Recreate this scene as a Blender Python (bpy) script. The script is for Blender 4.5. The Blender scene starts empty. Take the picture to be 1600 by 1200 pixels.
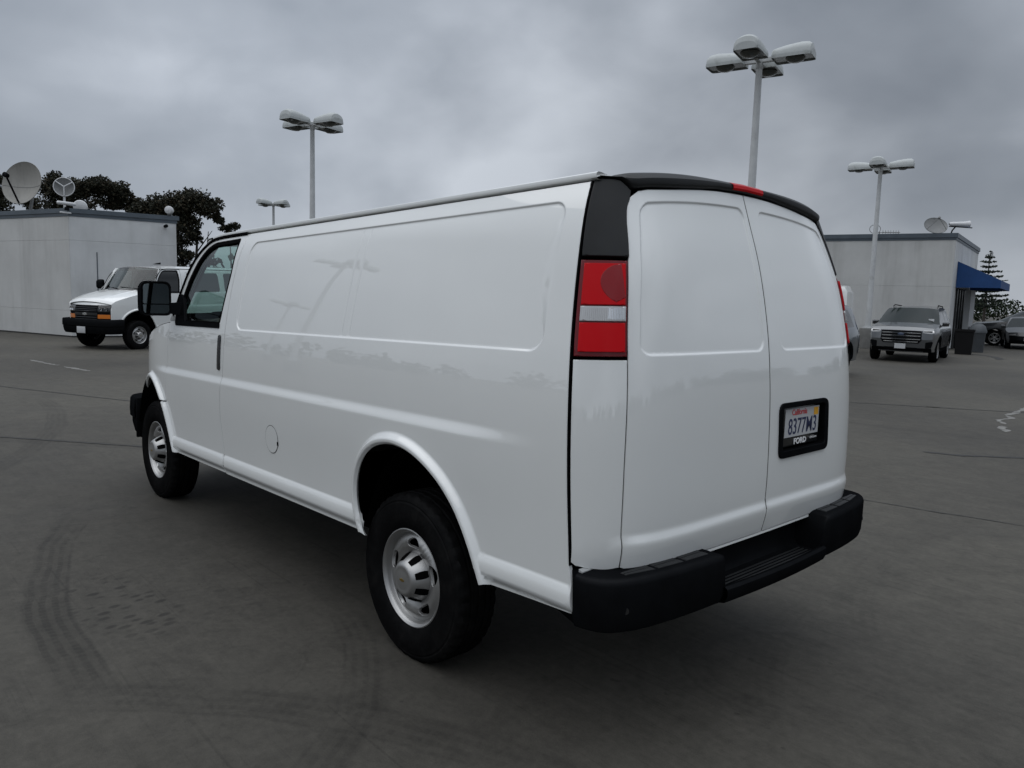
import bpy, bmesh, math, random
import numpy as np
from mathutils import Vector, Matrix
from mathutils.geometry import delaunay_2d_cdt

scene = bpy.context.scene
COL = scene.collection
random.seed(7)
RNG = np.random.default_rng(7)
R = math.radians

# ================================================================ camera, sky, sun, exposure
cam_data = bpy.data.cameras.new('camera')
cam = bpy.data.objects.new('camera', cam_data)
COL.objects.link(cam)
scene.camera = cam
YAW, PITCH, ROLL, FOC = R(-42.33), R(6.47), R(1.69), 1187.0
_f = Vector((math.cos(YAW) * math.cos(PITCH), math.sin(YAW) * math.cos(PITCH), -math.sin(PITCH)))
_r = Vector((math.sin(YAW), -math.cos(YAW), 0)); _u = _r.cross(_f)
_r2 = _r * math.cos(ROLL) + _u * math.sin(ROLL); _u2 = -_r * math.sin(ROLL) + _u * math.cos(ROLL)
cam.matrix_world = Matrix(((_r2.x, _u2.x, -_f.x, -2.753), (_r2.y, _u2.y, -_f.y, 2.864), (_r2.z, _u2.z, -_f.z, 1.635), (0, 0, 0, 1)))
cam_data.sensor_fit = 'HORIZONTAL'; cam_data.sensor_width = 36.0
cam_data.lens = 36.0 * FOC / 1600.0
cam_data.clip_start = 0.05; cam_data.clip_end = 3000

scene.view_settings.view_transform = 'Standard'
scene.view_settings.look = 'None'
scene.view_settings.gamma = 1.0
scene.view_settings.use_curve_mapping = False
scene.view_settings.exposure = 0.40
scene.render.engine = 'CYCLES'
scene.cycles.use_denoising = True
scene.cycles.max_bounces = 8
scene.cycles.transparent_max_bounces = 16

SUN_EL, SUN_AZ = R(76), R(70)
sun_d = bpy.data.lights.new('sun', 'SUN'); sun_d.energy = 0.9; sun_d.angle = R(90); sun_d.color = (1, .97, .93)
sun = bpy.data.objects.new('sun', sun_d); COL.objects.link(sun)
_sd = Vector((math.cos(SUN_EL) * math.cos(SUN_AZ), math.cos(SUN_EL) * math.sin(SUN_AZ), math.sin(SUN_EL)))
sun.rotation_euler = _sd.to_track_quat('Z', 'Y').to_euler()
sun.location = (0, 0, 30)

world = bpy.data.worlds.new('World'); scene.world = world; world.use_nodes = True
W = world.node_tree; W.nodes.clear()

class NT:
    """small node-tree writer"""
    def __init__(s, tree): s.t = tree
    def n(s, typ, **kw):
        nd = s.t.nodes.new(typ)
        for k, v in kw.items(): setattr(nd, k, v)
        return nd
    def l(s, a, b): s.t.links.new(a, b)
    def val(s, sock, v):
        if isinstance(v, bpy.types.NodeSocket): s.l(v, sock)
        elif v is not None: sock.default_value = v
    def math(s, op, a, b=None, c=None, clamp=False):
        nd = s.n('ShaderNodeMath', operation=op); nd.use_clamp = clamp
        for i, v in enumerate((a, b, c)):
            if v is not None: s.val(nd.inputs[i], v)
        return nd.outputs[0]
    def mix(s, f, a, b):
        nd = s.n('ShaderNodeMix', data_type='RGBA')
        s.val(nd.inputs[0], f)
        for i, v in ((6, a), (7, b)):
            if not isinstance(v, bpy.types.NodeSocket): v = tuple(v) + (1,) if len(v) == 3 else v
            s.val(nd.inputs[i], v)
        return nd.outputs[2]
    def noise(s, vec, scale, detail=5, rough=.55, dist=0):
        nd = s.n('ShaderNodeTexNoise'); nd.inputs['Scale'].default_value = scale
        nd.inputs['Detail'].default_value = detail; nd.inputs['Roughness'].default_value = rough
        nd.inputs['Distortion'].default_value = dist
        if vec is not None: s.l(vec, nd.inputs['Vector'])
        return nd.outputs[0]
    def ramp(s, fac, stops):
        nd = s.n('ShaderNodeValToRGB'); s.val(nd.inputs[0], fac)
        e = nd.color_ramp.elements
        while len(e) > 1: e.remove(e[-1])
        e[0].position = stops[0][0]; e[0].color = col4(stops[0][1])
        for p, c in stops[1:]:
            q = e.new(p); q.color = col4(c)
        return nd.outputs[0]
    def sstep(s, x, a, b):
        nd = s.n('ShaderNodeMapRange', interpolation_type='SMOOTHSTEP')
        s.val(nd.inputs[0], x); nd.inputs[1].default_value = a; nd.inputs[2].default_value = b
        nd.inputs[3].default_value = 0; nd.inputs[4].default_value = 1
        return nd.outputs[0]

def col4(c):
    if isinstance(c, (int, float)): return (c, c, c, 1)
    return tuple(c) + (1,) if len(c) == 3 else tuple(c)

w = NT(W)
tc = w.n('ShaderNodeTexCoord')
sep = w.n('ShaderNodeSeparateXYZ'); w.l(tc.outputs['Generated'], sep.inputs[0])
zz = w.math('MAXIMUM', sep.outputs[2], 0.0)
mpw = w.n('ShaderNodeMapping'); w.l(tc.outputs['Generated'], mpw.inputs[0]); mpw.inputs['Scale'].default_value = (1, 1, 1.55); mpw.inputs['Location'].default_value = (.35, .9, .2)
big = w.noise(mpw.outputs[0], 2.0, 4, .48, .3)
fine = w.noise(mpw.outputs[0], 5.5, 7, .55, .3)
cl = w.math('ADD', w.math('MULTIPLY', big, .82), w.math('MULTIPLY', fine, .18))
cloud = w.ramp(cl, [(.34, (.200, .224, .260)), (.46, (.270, .297, .338)), (.54, (.352, .382, .428)), (.66, (.485, .520, .572))])
# an overcast sky is brightest overhead and thins to a darker grey at the horizon
lift_v = w.math('ADD', w.math('MULTIPLY', w.math('POWER', zz, 2.0), 1.7), .86)
# broad cloud masses: thinner bright cloud low in the east, a heavier bank to the south
def bank(az, el, width, amt):
    d = (math.cos(R(el)) * math.cos(R(az)), math.cos(R(el)) * math.sin(R(az)), math.sin(R(el)))
    v = w.n('ShaderNodeVectorMath', operation='DISTANCE'); w.l(tc.outputs['Generated'], v.inputs[0]); v.inputs[1].default_value = d
    e = w.math('DIVIDE', w.math('ADD', v.outputs['Value'], w.math('MULTIPLY', w.math('SUBTRACT', big, .5), .35)), width)
    return w.math('MULTIPLY', w.math('EXPONENT', w.math('MULTIPLY', w.math('MULTIPLY', e, e), -1.0)), amt)
lift_v = w.math('MULTIPLY', lift_v, w.math('ADD', 1.0, w.math('ADD', bank(-20, 10, .30, .24), bank(-62, 7, .32, -.24))))
cv = w.n('ShaderNodeVectorMath', operation='SCALE'); w.l(cloud, cv.inputs[0]); w.l(lift_v, cv.inputs['Scale'])
sky_t = w.n('ShaderNodeTexSky', sky_type='NISHITA'); sky_t.sun_disc = False
sky_t.sun_elevation = SUN_EL; sky_t.sun_rotation = R(90) - SUN_AZ
b1 = w.n('ShaderNodeBackground'); w.l(cv.outputs[0], b1.inputs[0]); b1.inputs[1].default_value = 1.0
b2 = w.n('ShaderNodeBackground'); w.l(sky_t.outputs[0], b2.inputs[0]); b2.inputs[1].default_value = .05
mx = w.n('ShaderNodeMixShader'); mx.inputs[0].default_value = .05
w.l(b1.outputs[0], mx.inputs[1]); w.l(b2.outputs[0], mx.inputs[2])
wo = w.n('ShaderNodeOutputWorld'); w.l(mx.outputs[0], wo.inputs[0])

# ================================================================ materials
def material(name, base, rough=.5, metal=0.0, coat=0.0, coat_rough=.03, coat_ior=1.5, var=0.0, var_scale=6.0, bump=0.0, bump_scale=60.0, spec=.5, dirt=None, emit=None, streak=None):
    m = bpy.data.materials.new(name); m.use_nodes = True
    t = NT(m.node_tree); t.t.nodes.clear()
    p = t.n('ShaderNodeBsdfPrincipled'); o = t.n('ShaderNodeOutputMaterial'); t.l(p.outputs[0], o.inputs[0])
    p.inputs['Roughness'].default_value = rough; p.inputs['Metallic'].default_value = metal
    p.inputs['Coat Weight'].default_value = coat; p.inputs['Coat IOR'].default_value = coat_ior; p.inputs['Coat Roughness'].default_value = coat_rough
    p.inputs['Specular IOR Level'].default_value = spec
    c = col4(base); p.inputs['Base Color'].default_value = c
    tcn = t.n('ShaderNodeTexCoord'); vec = tcn.outputs['Object']
    colr = None
    if var:
        f = t.noise(vec, var_scale, 6, .6)
        lo = tuple(v * (1 - var) for v in c[:3]); hi = tuple(min(1, v * (1 + var)) for v in c[:3])
        colr = t.ramp(f, [(.3, lo), (.7, hi)])
    if streak:
        mp = t.n('ShaderNodeMapping'); t.l(vec, mp.inputs[0]); mp.inputs['Scale'].default_value = streak[1]
        f = t.sstep(t.noise(mp.outputs[0], 1.0, 6, .65), .42, .72)
        colr = t.mix(t.math('MULTIPLY', f, streak[2]), colr if colr is not None else c, streak[0])
    if dirt:
        f = t.sstep(t.noise(vec, dirt[1], 8, .7), dirt[2], dirt[2] + .25)
        colr = t.mix(t.math('MULTIPLY', f, dirt[3]), colr if colr is not None else c, dirt[0])
    if colr is not None: t.l(colr, p.inputs['Base Color'])
    if bump:
        bp = t.n('ShaderNodeBump'); bp.inputs['Strength'].default_value = bump; bp.inputs['Distance'].default_value = .01
        t.l(t.noise(vec, bump_scale, 4, .6), bp.inputs['Height']); t.l(bp.outputs[0], p.inputs['Normal'])
    if emit: p.inputs['Emission Color'].default_value = col4(emit[0]); p.inputs['Emission Strength'].default_value = emit[1]
    return m

def matte(name, base, gloss, rough=.5, var=.2, var_scale=9.0, bump=0.0, bump_scale=400.0, dirt=None):
    """dull black plastic and rubber: a dark diffuse body under a faint sheen"""
    m = bpy.data.materials.new(name); m.use_nodes = True
    t = NT(m.node_tree); t.t.nodes.clear()
    d = t.n('ShaderNodeBsdfDiffuse'); g = t.n('ShaderNodeBsdfGlossy'); a = t.n('ShaderNodeAddShader'); o = t.n('ShaderNodeOutputMaterial')
    vec = t.n('ShaderNodeTexCoord').outputs['Object']
    c = t.ramp(t.noise(vec, var_scale, 6, .6), [(.3, tuple(v * (1 - var) for v in base)), (.7, tuple(v * (1 + var) for v in base))])
    if dirt: c = t.mix(t.math('MULTIPLY', t.sstep(t.noise(vec, dirt[1], 8, .7), .48, .75), dirt[2]), c, dirt[0])
    t.l(c, d.inputs[0]); g.inputs[0].default_value = (gloss, gloss * 1.03, gloss * 1.08, 1); g.inputs['Roughness'].default_value = rough
    if bump:
        b = t.n('ShaderNodeBump'); b.inputs['Strength'].default_value = bump; b.inputs['Distance'].default_value = .01
        t.l(t.noise(vec, bump_scale, 4, .6), b.inputs['Height']); t.l(b.outputs[0], d.inputs['Normal']); t.l(b.outputs[0], g.inputs['Normal'])
    t.l(d.outputs[0], a.inputs[0]); t.l(g.outputs[0], a.inputs[1]); t.l(a.outputs[0], o.inputs[0])
    return m

def glass_mat(name, tint, fac=.0, rough=.0):
    m = bpy.data.materials.new(name); m.use_nodes = True
    t = NT(m.node_tree); t.t.nodes.clear()
    tr = t.n('ShaderNodeBsdfTransparent'); tr.inputs[0].default_value = col4(tint)
    gl = t.n('ShaderNodeBsdfGlossy'); gl.inputs['Roughness'].default_value = rough; gl.inputs['Color'].default_value = (.95, .97, .97, 1)
    fr = t.n('ShaderNodeFresnel'); geo = t.n('ShaderNodeNewGeometry'); t.l(t.math('MULTIPLY_ADD', geo.outputs['Backfacing'], 1 / 1.5 - 1.5, 1.5), fr.inputs[0])
    mxx = t.n('ShaderNodeMixShader'); t.l(t.math('ADD', fr.outputs[0], fac, clamp=True), mxx.inputs[0])
    t.l(tr.outputs[0], mxx.inputs[1]); t.l(gl.outputs[0], mxx.inputs[2])
    o = t.n('ShaderNodeOutputMaterial'); t.l(mxx.outputs[0], o.inputs[0])
    return m

M = {}
M['white_paint'] = material('white_paint', (.725, .742, .732), .4, coat=1.0, coat_rough=.012, coat_ior=1.85, var=.012, var_scale=3)
M['black_plastic'] = matte('black_plastic', (.0042, .0046, .0053), .0062, .38, .25, 9, .12, 420)
M['trim_black'] = material('trim_black', (.010, .0108, .0115), .5, spec=.3, var=.2, var_scale=9, bump=.1, bump_scale=420)
M['bowl_red'] = material('bowl_red', (.22, .0015, .005), .25, coat=.5, spec=.2)
M['black_gloss'] = material('black_gloss', (.012, .013, .014), .22, coat=.4, coat_rough=.1)
M['rubber_seal'] = matte('rubber_seal', (.0035, .0035, .0038), .003, .5)
M['under_dark'] = matte('under_dark', (.003, .003, .003), .001, .6)
M['tyre'] = matte('tyre', (.0062, .0062, .0064), .0035, .45, .25, 14, .1, 90, ((.018, .017, .016), 7, .4))
M['steel_silver'] = material('steel_silver', (.40, .40, .395), .40, metal=.85, var=.08, var_scale=8)
M['chrome'] = material('chrome', (.75, .76, .77), .16, metal=1.0)
M['red_lens'] = material('red_lens', (.50, .0012, .005), .3, coat=.22, coat_rough=.02, spec=.08)
M['dark_red_lens'] = material('dark_red_lens', (.13, .002, .006), .2, coat=.5, spec=.2, coat_rough=.02)
M['clear_lens'] = material('clear_lens', (.50, .50, .50), .12, coat=1.0, metal=.35)
M['amber_lens'] = material('amber_lens', (.62, .17, .012), .2, coat=1.0)
M['glass'] = glass_mat('glass', (.62, .76, .72), .02)
M['dark_glass'] = glass_mat('dark_glass', (.10, .12, .12), .02)
M['mirror_glass'] = material('mirror_glass', (.10, .12, .13), .03, metal=1.0)
M['plate_white'] = material('plate_white', (.46, .47, .48), .4, var=.03)
M['plate_blue'] = material('plate_blue', (.012, .02, .07), .5)
M['plate_red'] = material('plate_red', (.52, .06, .07), .5)
M['plate_yellow'] = material('plate_yellow', (.72, .36, .02), .5)
M['ink_white'] = material('ink_white', (.75, .75, .75), .5)
M['seat_grey'] = material('seat_grey', (.16, .165, .17), .85, bump=.2, bump_scale=200)
M['trim_grey'] = material('trim_grey', (.30, .31, .31), .7)
M['headlining'] = material('headlining', (.42, .44, .43), .9)
M['gold'] = material('gold', (.30, .21, .06), .35, metal=.8)

# ================================================================ object helpers
def link(o, parent=None):
    COL.objects.link(o)
    if parent is not None: o.parent = parent
    return o

def tag(o, label, cat, group=None, kind=None):
    if label: o['label'] = label
    if cat: o['category'] = cat
    if group: o['group'] = group
    if kind: o['kind'] = kind
    return o

def thing(name, label, cat, loc=(0, 0, 0), rotz=0.0, group=None):
    o = bpy.data.objects.new(name, None); o.empty_display_size = .3
    o.location = loc; o.rotation_euler = (0, 0, rotz)
    COL.objects.link(o)
    return tag(o, label, cat, group)

def copy_tree(o, parent=None):
    c = o.copy(); COL.objects.link(c)
    if parent is not None: c.parent = parent
    for ch in list(o.children): copy_tree(ch, c)
    return c

def mesh_obj(name, verts, faces, mat, parent=None, smooth_shade=True, normals=None):
    me = bpy.data.meshes.new(name)
    me.from_pydata([tuple(v) for v in verts], [], [tuple(int(i) for i in f) for f in faces])
    me.update()
    if smooth_shade: me.polygons.foreach_set('use_smooth', [True] * len(me.polygons))
    if normals is not None:
        me.normals_split_custom_set_from_vertices([tuple(n) for n in normals])
    me.materials.append(mat)
    return link(bpy.data.objects.new(name, me), parent)

class MB:
    """collects boxes, tubes, lathes ... into one mesh"""
    def __init__(s): s.v = []; s.f = []
    def add(s, v, f):
        k = len(s.v); s.v += [tuple(map(float, p)) for p in v]; s.f += [tuple(int(i) + k for i in q) for q in f]; return s
    def box(s, c, d, rot=None, bevel=0.0):
        bm = bmesh.new(); bmesh.ops.create_cube(bm, size=1)
        for v in bm.verts: v.co = Vector((v.co.x * d[0], v.co.y * d[1], v.co.z * d[2]))
        if bevel: bmesh.ops.bevel(bm, geom=bm.edges[:], offset=bevel, segments=2, affect='EDGES', profile=.5)
        mt = Matrix.Translation(c) @ (rot if rot is not None else Matrix())
        bm.verts.index_update()
        s.add([mt @ v.co for v in bm.verts], [[v.index for v in f.verts] for f in bm.faces]); bm.free(); return s
    def tube(s, pts, r, n=8, caps=True):
        P = [Vector(p) for p in pts]; rs = r if isinstance(r, (list, tuple)) else [r] * len(P)
        V = []; F = []; ref = None
        for i, p in enumerate(P):
            d = (P[min(i + 1, len(P) - 1)] - P[max(i - 1, 0)]).normalized()
            if ref is None: ref = d.orthogonal().normalized()
            a = (ref - d * ref.dot(d))
            a = a.normalized() if a.length > 1e-6 else d.orthogonal().normalized()
            ref = a; b = d.cross(a)
            for k in range(n):
                t = 2 * math.pi * k / n; V.append(p + (a * math.cos(t) + b * math.sin(t)) * rs[i])
        for i in range(len(P) - 1):
            for k in range(n):
                k2 = (k + 1) % n; F.append((i * n + k, i * n + k2, (i + 1) * n + k2, (i + 1) * n + k))
        if caps: F.append(tuple(range(n))[::-1]); F.append(tuple((len(P) - 1) * n + k for k in range(n)))
        return s.add(V, F)
    def lathe(s, prof, n=32, axis='z', c=(0, 0, 0), a0=0.0, a1=2 * math.pi):
        """prof = (radius, height) list turned about an axis"""
        full = abs(a1 - a0 - 2 * math.pi) < 1e-6; V = []; F = []; m = n if full else n + 1
        for r, h in prof:
            for k in range(m):
                t = a0 + (a1 - a0) * k / n; a, b = r * math.cos(t), r * math.sin(t)
                p = {'z': (a, b, h), 'y': (a, h, b), 'x': (h, a, b)}[axis]
                V.append((p[0] + c[0], p[1] + c[1], p[2] + c[2]))
        for i in range(len(prof) - 1):
            for k in range(n):
                k2 = (k + 1) % m if full else k + 1; F.append((i * m + k, i * m + k2, (i + 1) * m + k2, (i + 1) * m + k))
        return s.add(V, F)
    def loft(s, rings, closed=True, caps=False):
        n = len(rings[0]); V = [p for r_ in rings for p in r_]; F = []
        for i in range(len(rings) - 1):
            for k in range(n if closed else n - 1):
                k2 = (k + 1) % n; F.append((i * n + k, i * n + k2, (i + 1) * n + k2, (i + 1) * n + k))
        if caps: F.append(tuple(range(n))[::-1]); F.append(tuple((len(rings) - 1) * n + k for k in range(n)))
        return s.add(V, F)
    def grid(s, fn, us, vs):
        V = [fn(u, v) for u in us for v in vs]; n = len(vs)
        F = [(i * n + j, (i + 1) * n + j, (i + 1) * n + j + 1, i * n + j + 1) for i in range(len(us) - 1) for j in range(n - 1)]
        return s.add(V, F)
    def xf(s, mt):
        s.v = [tuple(mt @ Vector(p)) for p in s.v]; return s
    def build(s, name, mat, parent=None, smooth_angle=35, fix=True):
        bm = bmesh.new()
        vs = [bm.verts.new(p) for p in s.v]
        for f in s.f:
            try: bm.faces.new([vs[i] for i in f])
            except ValueError: pass
        if fix: bmesh.ops.recalc_face_normals(bm, faces=bm.faces[:])
        me = bpy.data.meshes.new(name); bm.to_mesh(me); bm.free()
        if smooth_angle:
            me.polygons.foreach_set('use_smooth', [True] * len(me.polygons))
            try: me.set_sharp_from_angle(angle=R(smooth_angle))
            except Exception: pass
        me.materials.append(mat)
        return link(bpy.data.objects.new(name, me), parent)

def inside(P, poly):
    x, y = P[:, 0], P[:, 1]; c = np.zeros(len(P), bool)
    x1, y1 = poly[-1]
    for x2, y2 in poly:
        if y1 != y2:
            q = ((y1 > y) != (y2 > y)) & (x < (x2 - x1) * (y - y1) / (y2 - y1) + x1); c ^= q
        x1, y1 = x2, y2
    return c

def resample(poly, step):
    out = []; P = np.array(poly, float); n = len(P)
    for i in range(n):
        a, b = P[i], P[(i + 1) % n]; L = np.linalg.norm(b - a)
        if L < 1e-6: continue
        k = max(1, int(round(L / step)))
        for j in range(k): out.append(a + (b - a) * j / k)
    return np.array(out)

def round_poly(poly, r, seg=5):
    """rounds the corners; r = one radius or one per corner"""
    P = [np.array(p, float) for p in poly]; n = len(P); out = []
    for i in range(n):
        rr = r[i] if isinstance(r, (list, tuple)) else r
        a, b, c = P[i - 1], P[i], P[(i + 1) % n]
        u = a - b; v = c - b; lu, lv = np.linalg.norm(u), np.linalg.norm(v)
        if rr <= 0 or lu < 1e-9 or lv < 1e-9: out.append(b); continue
        u /= lu; v /= lv; ang = math.acos(max(-1, min(1, float(u @ v))))
        if ang > 3.0: out.append(b); continue
        t = min(rr / math.tan(ang / 2), lu * .48, lv * .48)
        p0, p1 = b + u * t, b + v * t
        for k in range(seg + 1):
            s_ = k / seg; out.append((1 - s_) ** 2 * p0 + 2 * s_ * (1 - s_) * b + s_ ** 2 * p1)
    return np.array(out)

def area(poly):
    x, y = poly[:, 0], poly[:, 1]; return .5 * np.sum(x * np.roll(y, -1) - np.roll(x, -1) * y)

def offset(poly, d):
    """moves a closed outline inwards by d (counter-clockwise outline)"""
    P = poly; a = P - np.roll(P, 1, 0); b = np.roll(P, -1, 0) - P
    na = np.stack([-a[:, 1], a[:, 0]], 1); nb = np.stack([-b[:, 1], b[:, 0]], 1)
    na /= np.linalg.norm(na, axis=1)[:, None] + 1e-12; nb /= np.linalg.norm(nb, axis=1)[:, None] + 1e-12
    m = na + nb; m /= np.linalg.norm(m, axis=1)[:, None] + 1e-12
    k = 1 / np.maximum(.5, np.sum(m * na, 1))
    return P + m * (d * k)[:, None]

def poly_gap(P, poly):
    return polydist(P[:, 0], P[:, 1], np.vstack([poly, poly[:1]]))

def thin(P, keep, gap):
    """greedy grid-hash thinning of candidate points against kept ones"""
    cell = {}
    def near(p):
        i, j = int(math.floor(p[0] / gap)), int(math.floor(p[1] / gap))
        for a in (-1, 0, 1):
            for b in (-1, 0, 1):
                for q in cell.get((i + a, j + b), ()):
                    if (q[0] - p[0]) ** 2 + (q[1] - p[1]) ** 2 < gap * gap: return True
        return False
    for p in keep: cell.setdefault((int(math.floor(p[0] / gap)), int(math.floor(p[1] / gap))), []).append(p)
    out = []
    for p in P:
        if not near(p):
            cell.setdefault((int(math.floor(p[0] / gap)), int(math.floor(p[1] / gap))), []).append(p); out.append(p)
    return np.array(out).reshape(-1, 2)

def skin(name, mat, parent, F, outline, outward, holes=(), feats=None, step=.06, edge=.03, r=.004, depth=.018, inset=0.0, flip=False, proud=0.0, hole_depth=None):
    """a sheet-metal panel: outline (2-D) laid on the surface F, edges rolled over and turned in, normals taken from F itself"""
    out = np.array(outline, float)
    if area(out) < 0: out = out[::-1]
    out = resample(out, edge)
    if inset: out = offset(out, inset)
    hs = []
    for h in holes:
        h = np.array(h, float)
        if area(h) > 0: h = h[::-1]
        hs.append(resample(h, edge))
    rings = []                                  # (points, depth below the surface)
    for loop in [out] + hs:
        rings.append((loop, r))
        if r:
            rings.append((offset(loop, r * .35), r * .24)); rings.append((offset(loop, r), .0)); rings.append((offset(loop, r * 2.2), .0))
    def ok(P, g):
        k = inside(P, out)
        for h in hs: k &= ~inside(P, h)
        k &= poly_gap(P, out) > g
        for h in hs: k &= poly_gap(P, h) > g
        return P[k]
    loops = [rings[0]] + [q for q in rings if q[0] is not rings[0][0]]
    base = np.vstack([q[0] for q in rings]); drop = np.concatenate([np.full(len(q[0]), q[1]) for q in rings])
    cand = []
    if feats is not None: 
        fp = ok(np.array(feats, float), max(r * 2.6, .004)); fp = thin(fp, [], .0022); cand.append(fp)
    lo, hi = out.min(0), out.max(0)
    gx, gy = np.meshgrid(np.arange(lo[0], hi[0], step), np.arange(lo[1], hi[1], step)); G = np.stack([gx.ravel(), gy.ravel()], 1)
    G[:, 0] += step * .37; G[:, 1] += step * .29
    G = ok(G, step * .4)
    if cand and len(cand[0]): G = thin(G, cand[0], step * .45)
    cand.append(G)
    extra = np.vstack(cand) if cand else np.zeros((0, 2))
    P = np.vstack([base, extra]); D = np.concatenate([drop, np.zeros(len(extra))])
    edges = []; k = 0; starts = []
    for q in rings:
        starts.append((k, len(q[0]))); k += len(q[0])
    per = 4 if r else 1
    for i in range(0, len(rings), per):
        s0, n0 = starts[i]; edges += [(s0 + j, s0 + (j + 1) % n0) for j in range(n0)]
    res = delaunay_2d_cdt([Vector(p) for p in P], edges, [], 0, 1e-7)
    V2 = np.array([tuple(v) for v in res[0]]); T = [f for f in res[2] if len(f) == 3]
    orig = res[3]; D2 = np.zeros(len(V2))
    for i, o in enumerate(orig):
        if o: D2[i] = D[o[0]]
    T = np.array(T); cen = V2[T].mean(1)
    k = inside(cen, out)
    for h in hs: k &= ~inside(cen, h)
    T = T[k]
    X = F(V2); e = .0015
    Fa = (F(V2 + [e, 0]) - F(V2 - [e, 0])) / (2 * e); Fb = (F(V2 + [0, e]) - F(V2 - [0, e])) / (2 * e)
    N = np.cross(Fa, Fb); N /= np.linalg.norm(N, axis=1)[:, None] + 1e-12
    ov = np.array(outward, float)
    sg = np.sign(N @ ov); sg[sg == 0] = 1
    if np.mean(sg) < 0: N = -N
    X = X + N * (proud - D2)[:, None]
    e1 = X[T[:, 1]] - X[T[:, 0]]; e2 = X[T[:, 2]] - X[T[:, 0]]
    fl = np.sum(np.cross(e1, e2) * N[T[:, 0]], 1) < 0
    T[fl] = T[fl][:, ::-1]
    # turned-in edge
    V = [tuple(p) for p in X]; Nv = [tuple(n) for n in N]; faces = [tuple(t) for t in T]
    bound = {}
    for t in T:
        for a, b in ((t[0], t[1]), (t[1], t[2]), (t[2], t[0])):
            bound[(a, b)] = 1
    be = [(a, b) for (a, b) in bound if (b, a) not in bound]
    if depth:
        idx = {}
        def low(i, second):
            key = (i, second)
            if key not in idx:
                idx[key] = len(V)
                V.append(tuple(X[i] - N[i] * (depth if second else 0))); Nv.append((0, 0, 0))
            return idx[key]
        for a, b in be:
            faces.append((low(b, 0), low(a, 0), low(a, 1), low(b, 1)))
    # edge-ring normals lean outwards a little
    V = np.array(V); Nv = np.array(Nv)
    if r:
        er = np.where(D2 >= r - 1e-9)[0]; Nv[er] = 0
    if flip:
        V[:, 1] *= -1; Nv[:, 1] *= -1; faces = [f[::-1] for f in faces]
    return mesh_obj(name, V, faces, mat, parent, True, Nv)

def contour_points(line, offs, step):
    """points beside a polyline at several offsets (for dense meshing along a crease)"""
    L = np.array(line, float); seg = np.diff(L, axis=0); ln = np.linalg.norm(seg, axis=1); out = []
    s = np.concatenate([[0], np.cumsum(ln)]); t = np.arange(0, s[-1], step)
    i = np.clip(np.searchsorted(s, t, 'right') - 1, 0, len(seg) - 1)
    p = L[i] + seg[i] * ((t - s[i]) / ln[i])[:, None]
    nrm = np.stack([-seg[i][:, 1], seg[i][:, 0]], 1) / ln[i][:, None]
    for o in offs: out.append(p + nrm * o)
    return np.vstack(out)

def rrect_line(x0, x1, z0, z1, r, n=8):
    return np.vstack([round_poly([(x0, z0), (x1, z0), (x1, z1), (x0, z1)], r, n), round_poly([(x0, z0), (x1, z0), (x1, z1), (x0, z1)], r, n)[:1]])

def text_mesh(name, body, size, mat, parent, mt, depth=.0008, sx=1.0, bold=0.0):
    cu = bpy.data.curves.new(name, 'FONT'); cu.body = body; cu.size = size; cu.extrude = depth; cu.align_x = 'CENTER'; cu.align_y = 'CENTER'
    cu.offset = bold
    tmp = bpy.data.objects.new(name + '_tmp', cu); COL.objects.link(tmp)
    dg = bpy.context.evaluated_depsgraph_get(); me = bpy.data.meshes.new_from_object(tmp.evaluated_get(dg))
    bpy.data.objects.remove(tmp); me.name = name
    me.transform(mt @ Matrix.Diagonal((sx, 1, 1, 1)))
    me.materials.clear(); me.materials.append(mat)
    return link(bpy.data.objects.new(name, me), parent)

# ---------------------------------------------------------------- shape functions of the cargo van (metres, rear axle at x = 0)
RAKE = 0.022

def smooth(e0, e1, x):
    t = np.clip((np.asarray(x, float) - e0) / (e1 - e0), 0, 1)
    return t * t * (3 - 2 * t)

def spline(xs, ys):
    """natural cubic spline, evaluated with numpy"""
    xs = np.array(xs, float); ys = np.array(ys, float); n = len(xs)
    h = np.diff(xs); A = np.eye(n); b = np.zeros(n)
    for i in range(1, n - 1):
        A[i, i - 1] = h[i - 1]; A[i, i] = 2 * (h[i - 1] + h[i]); A[i, i + 1] = h[i]
        b[i] = 6 * ((ys[i + 1] - ys[i]) / h[i] - (ys[i] - ys[i - 1]) / h[i - 1])
    m = np.linalg.solve(A, b)
    def f(x):
        x = np.clip(np.asarray(x, float), xs[0], xs[-1])
        i = np.clip(np.searchsorted(xs, x) - 1, 0, n - 2)
        a = x - xs[i]; c = xs[i + 1] - x; hh = h[i]
        return (m[i] * c ** 3 + m[i + 1] * a ** 3) / (6 * hh) + (ys[i] / hh - m[i] * hh / 6) * c + (ys[i + 1] / hh - m[i + 1] * hh / 6) * a
    return f

_half = spline([.2, .5, .8, 1.0, 1.2, 1.4, 1.6, 1.8, 1.93, 2.03, 2.2], [.985, .997, 1.004, 1.008, 1.005, .989, .958, .918, .881, .835, .73])
_xc = spline([.3, .66, .81, 1.03, 1.24, 1.44, 1.655, 1.81, 1.945, 2.062, 2.2], [-1.15, -1.180, -1.192, -1.192, -1.183, -1.163, -1.124, -1.084, -1.039, -1.0, -.95])
_xe = spline([.3, .7, .9, 1.28, 1.65, 1.86, 2.02, 2.2], [-1.035, -1.028, -1.016, -.994, -.958, -.938, -.916, -.88])

def half_width(x, z):
    t = np.maximum(0, np.asarray(x, float) - 3.1)
    return _half(z) - .19 * t ** 2 - .03 * t ** 4

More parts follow.
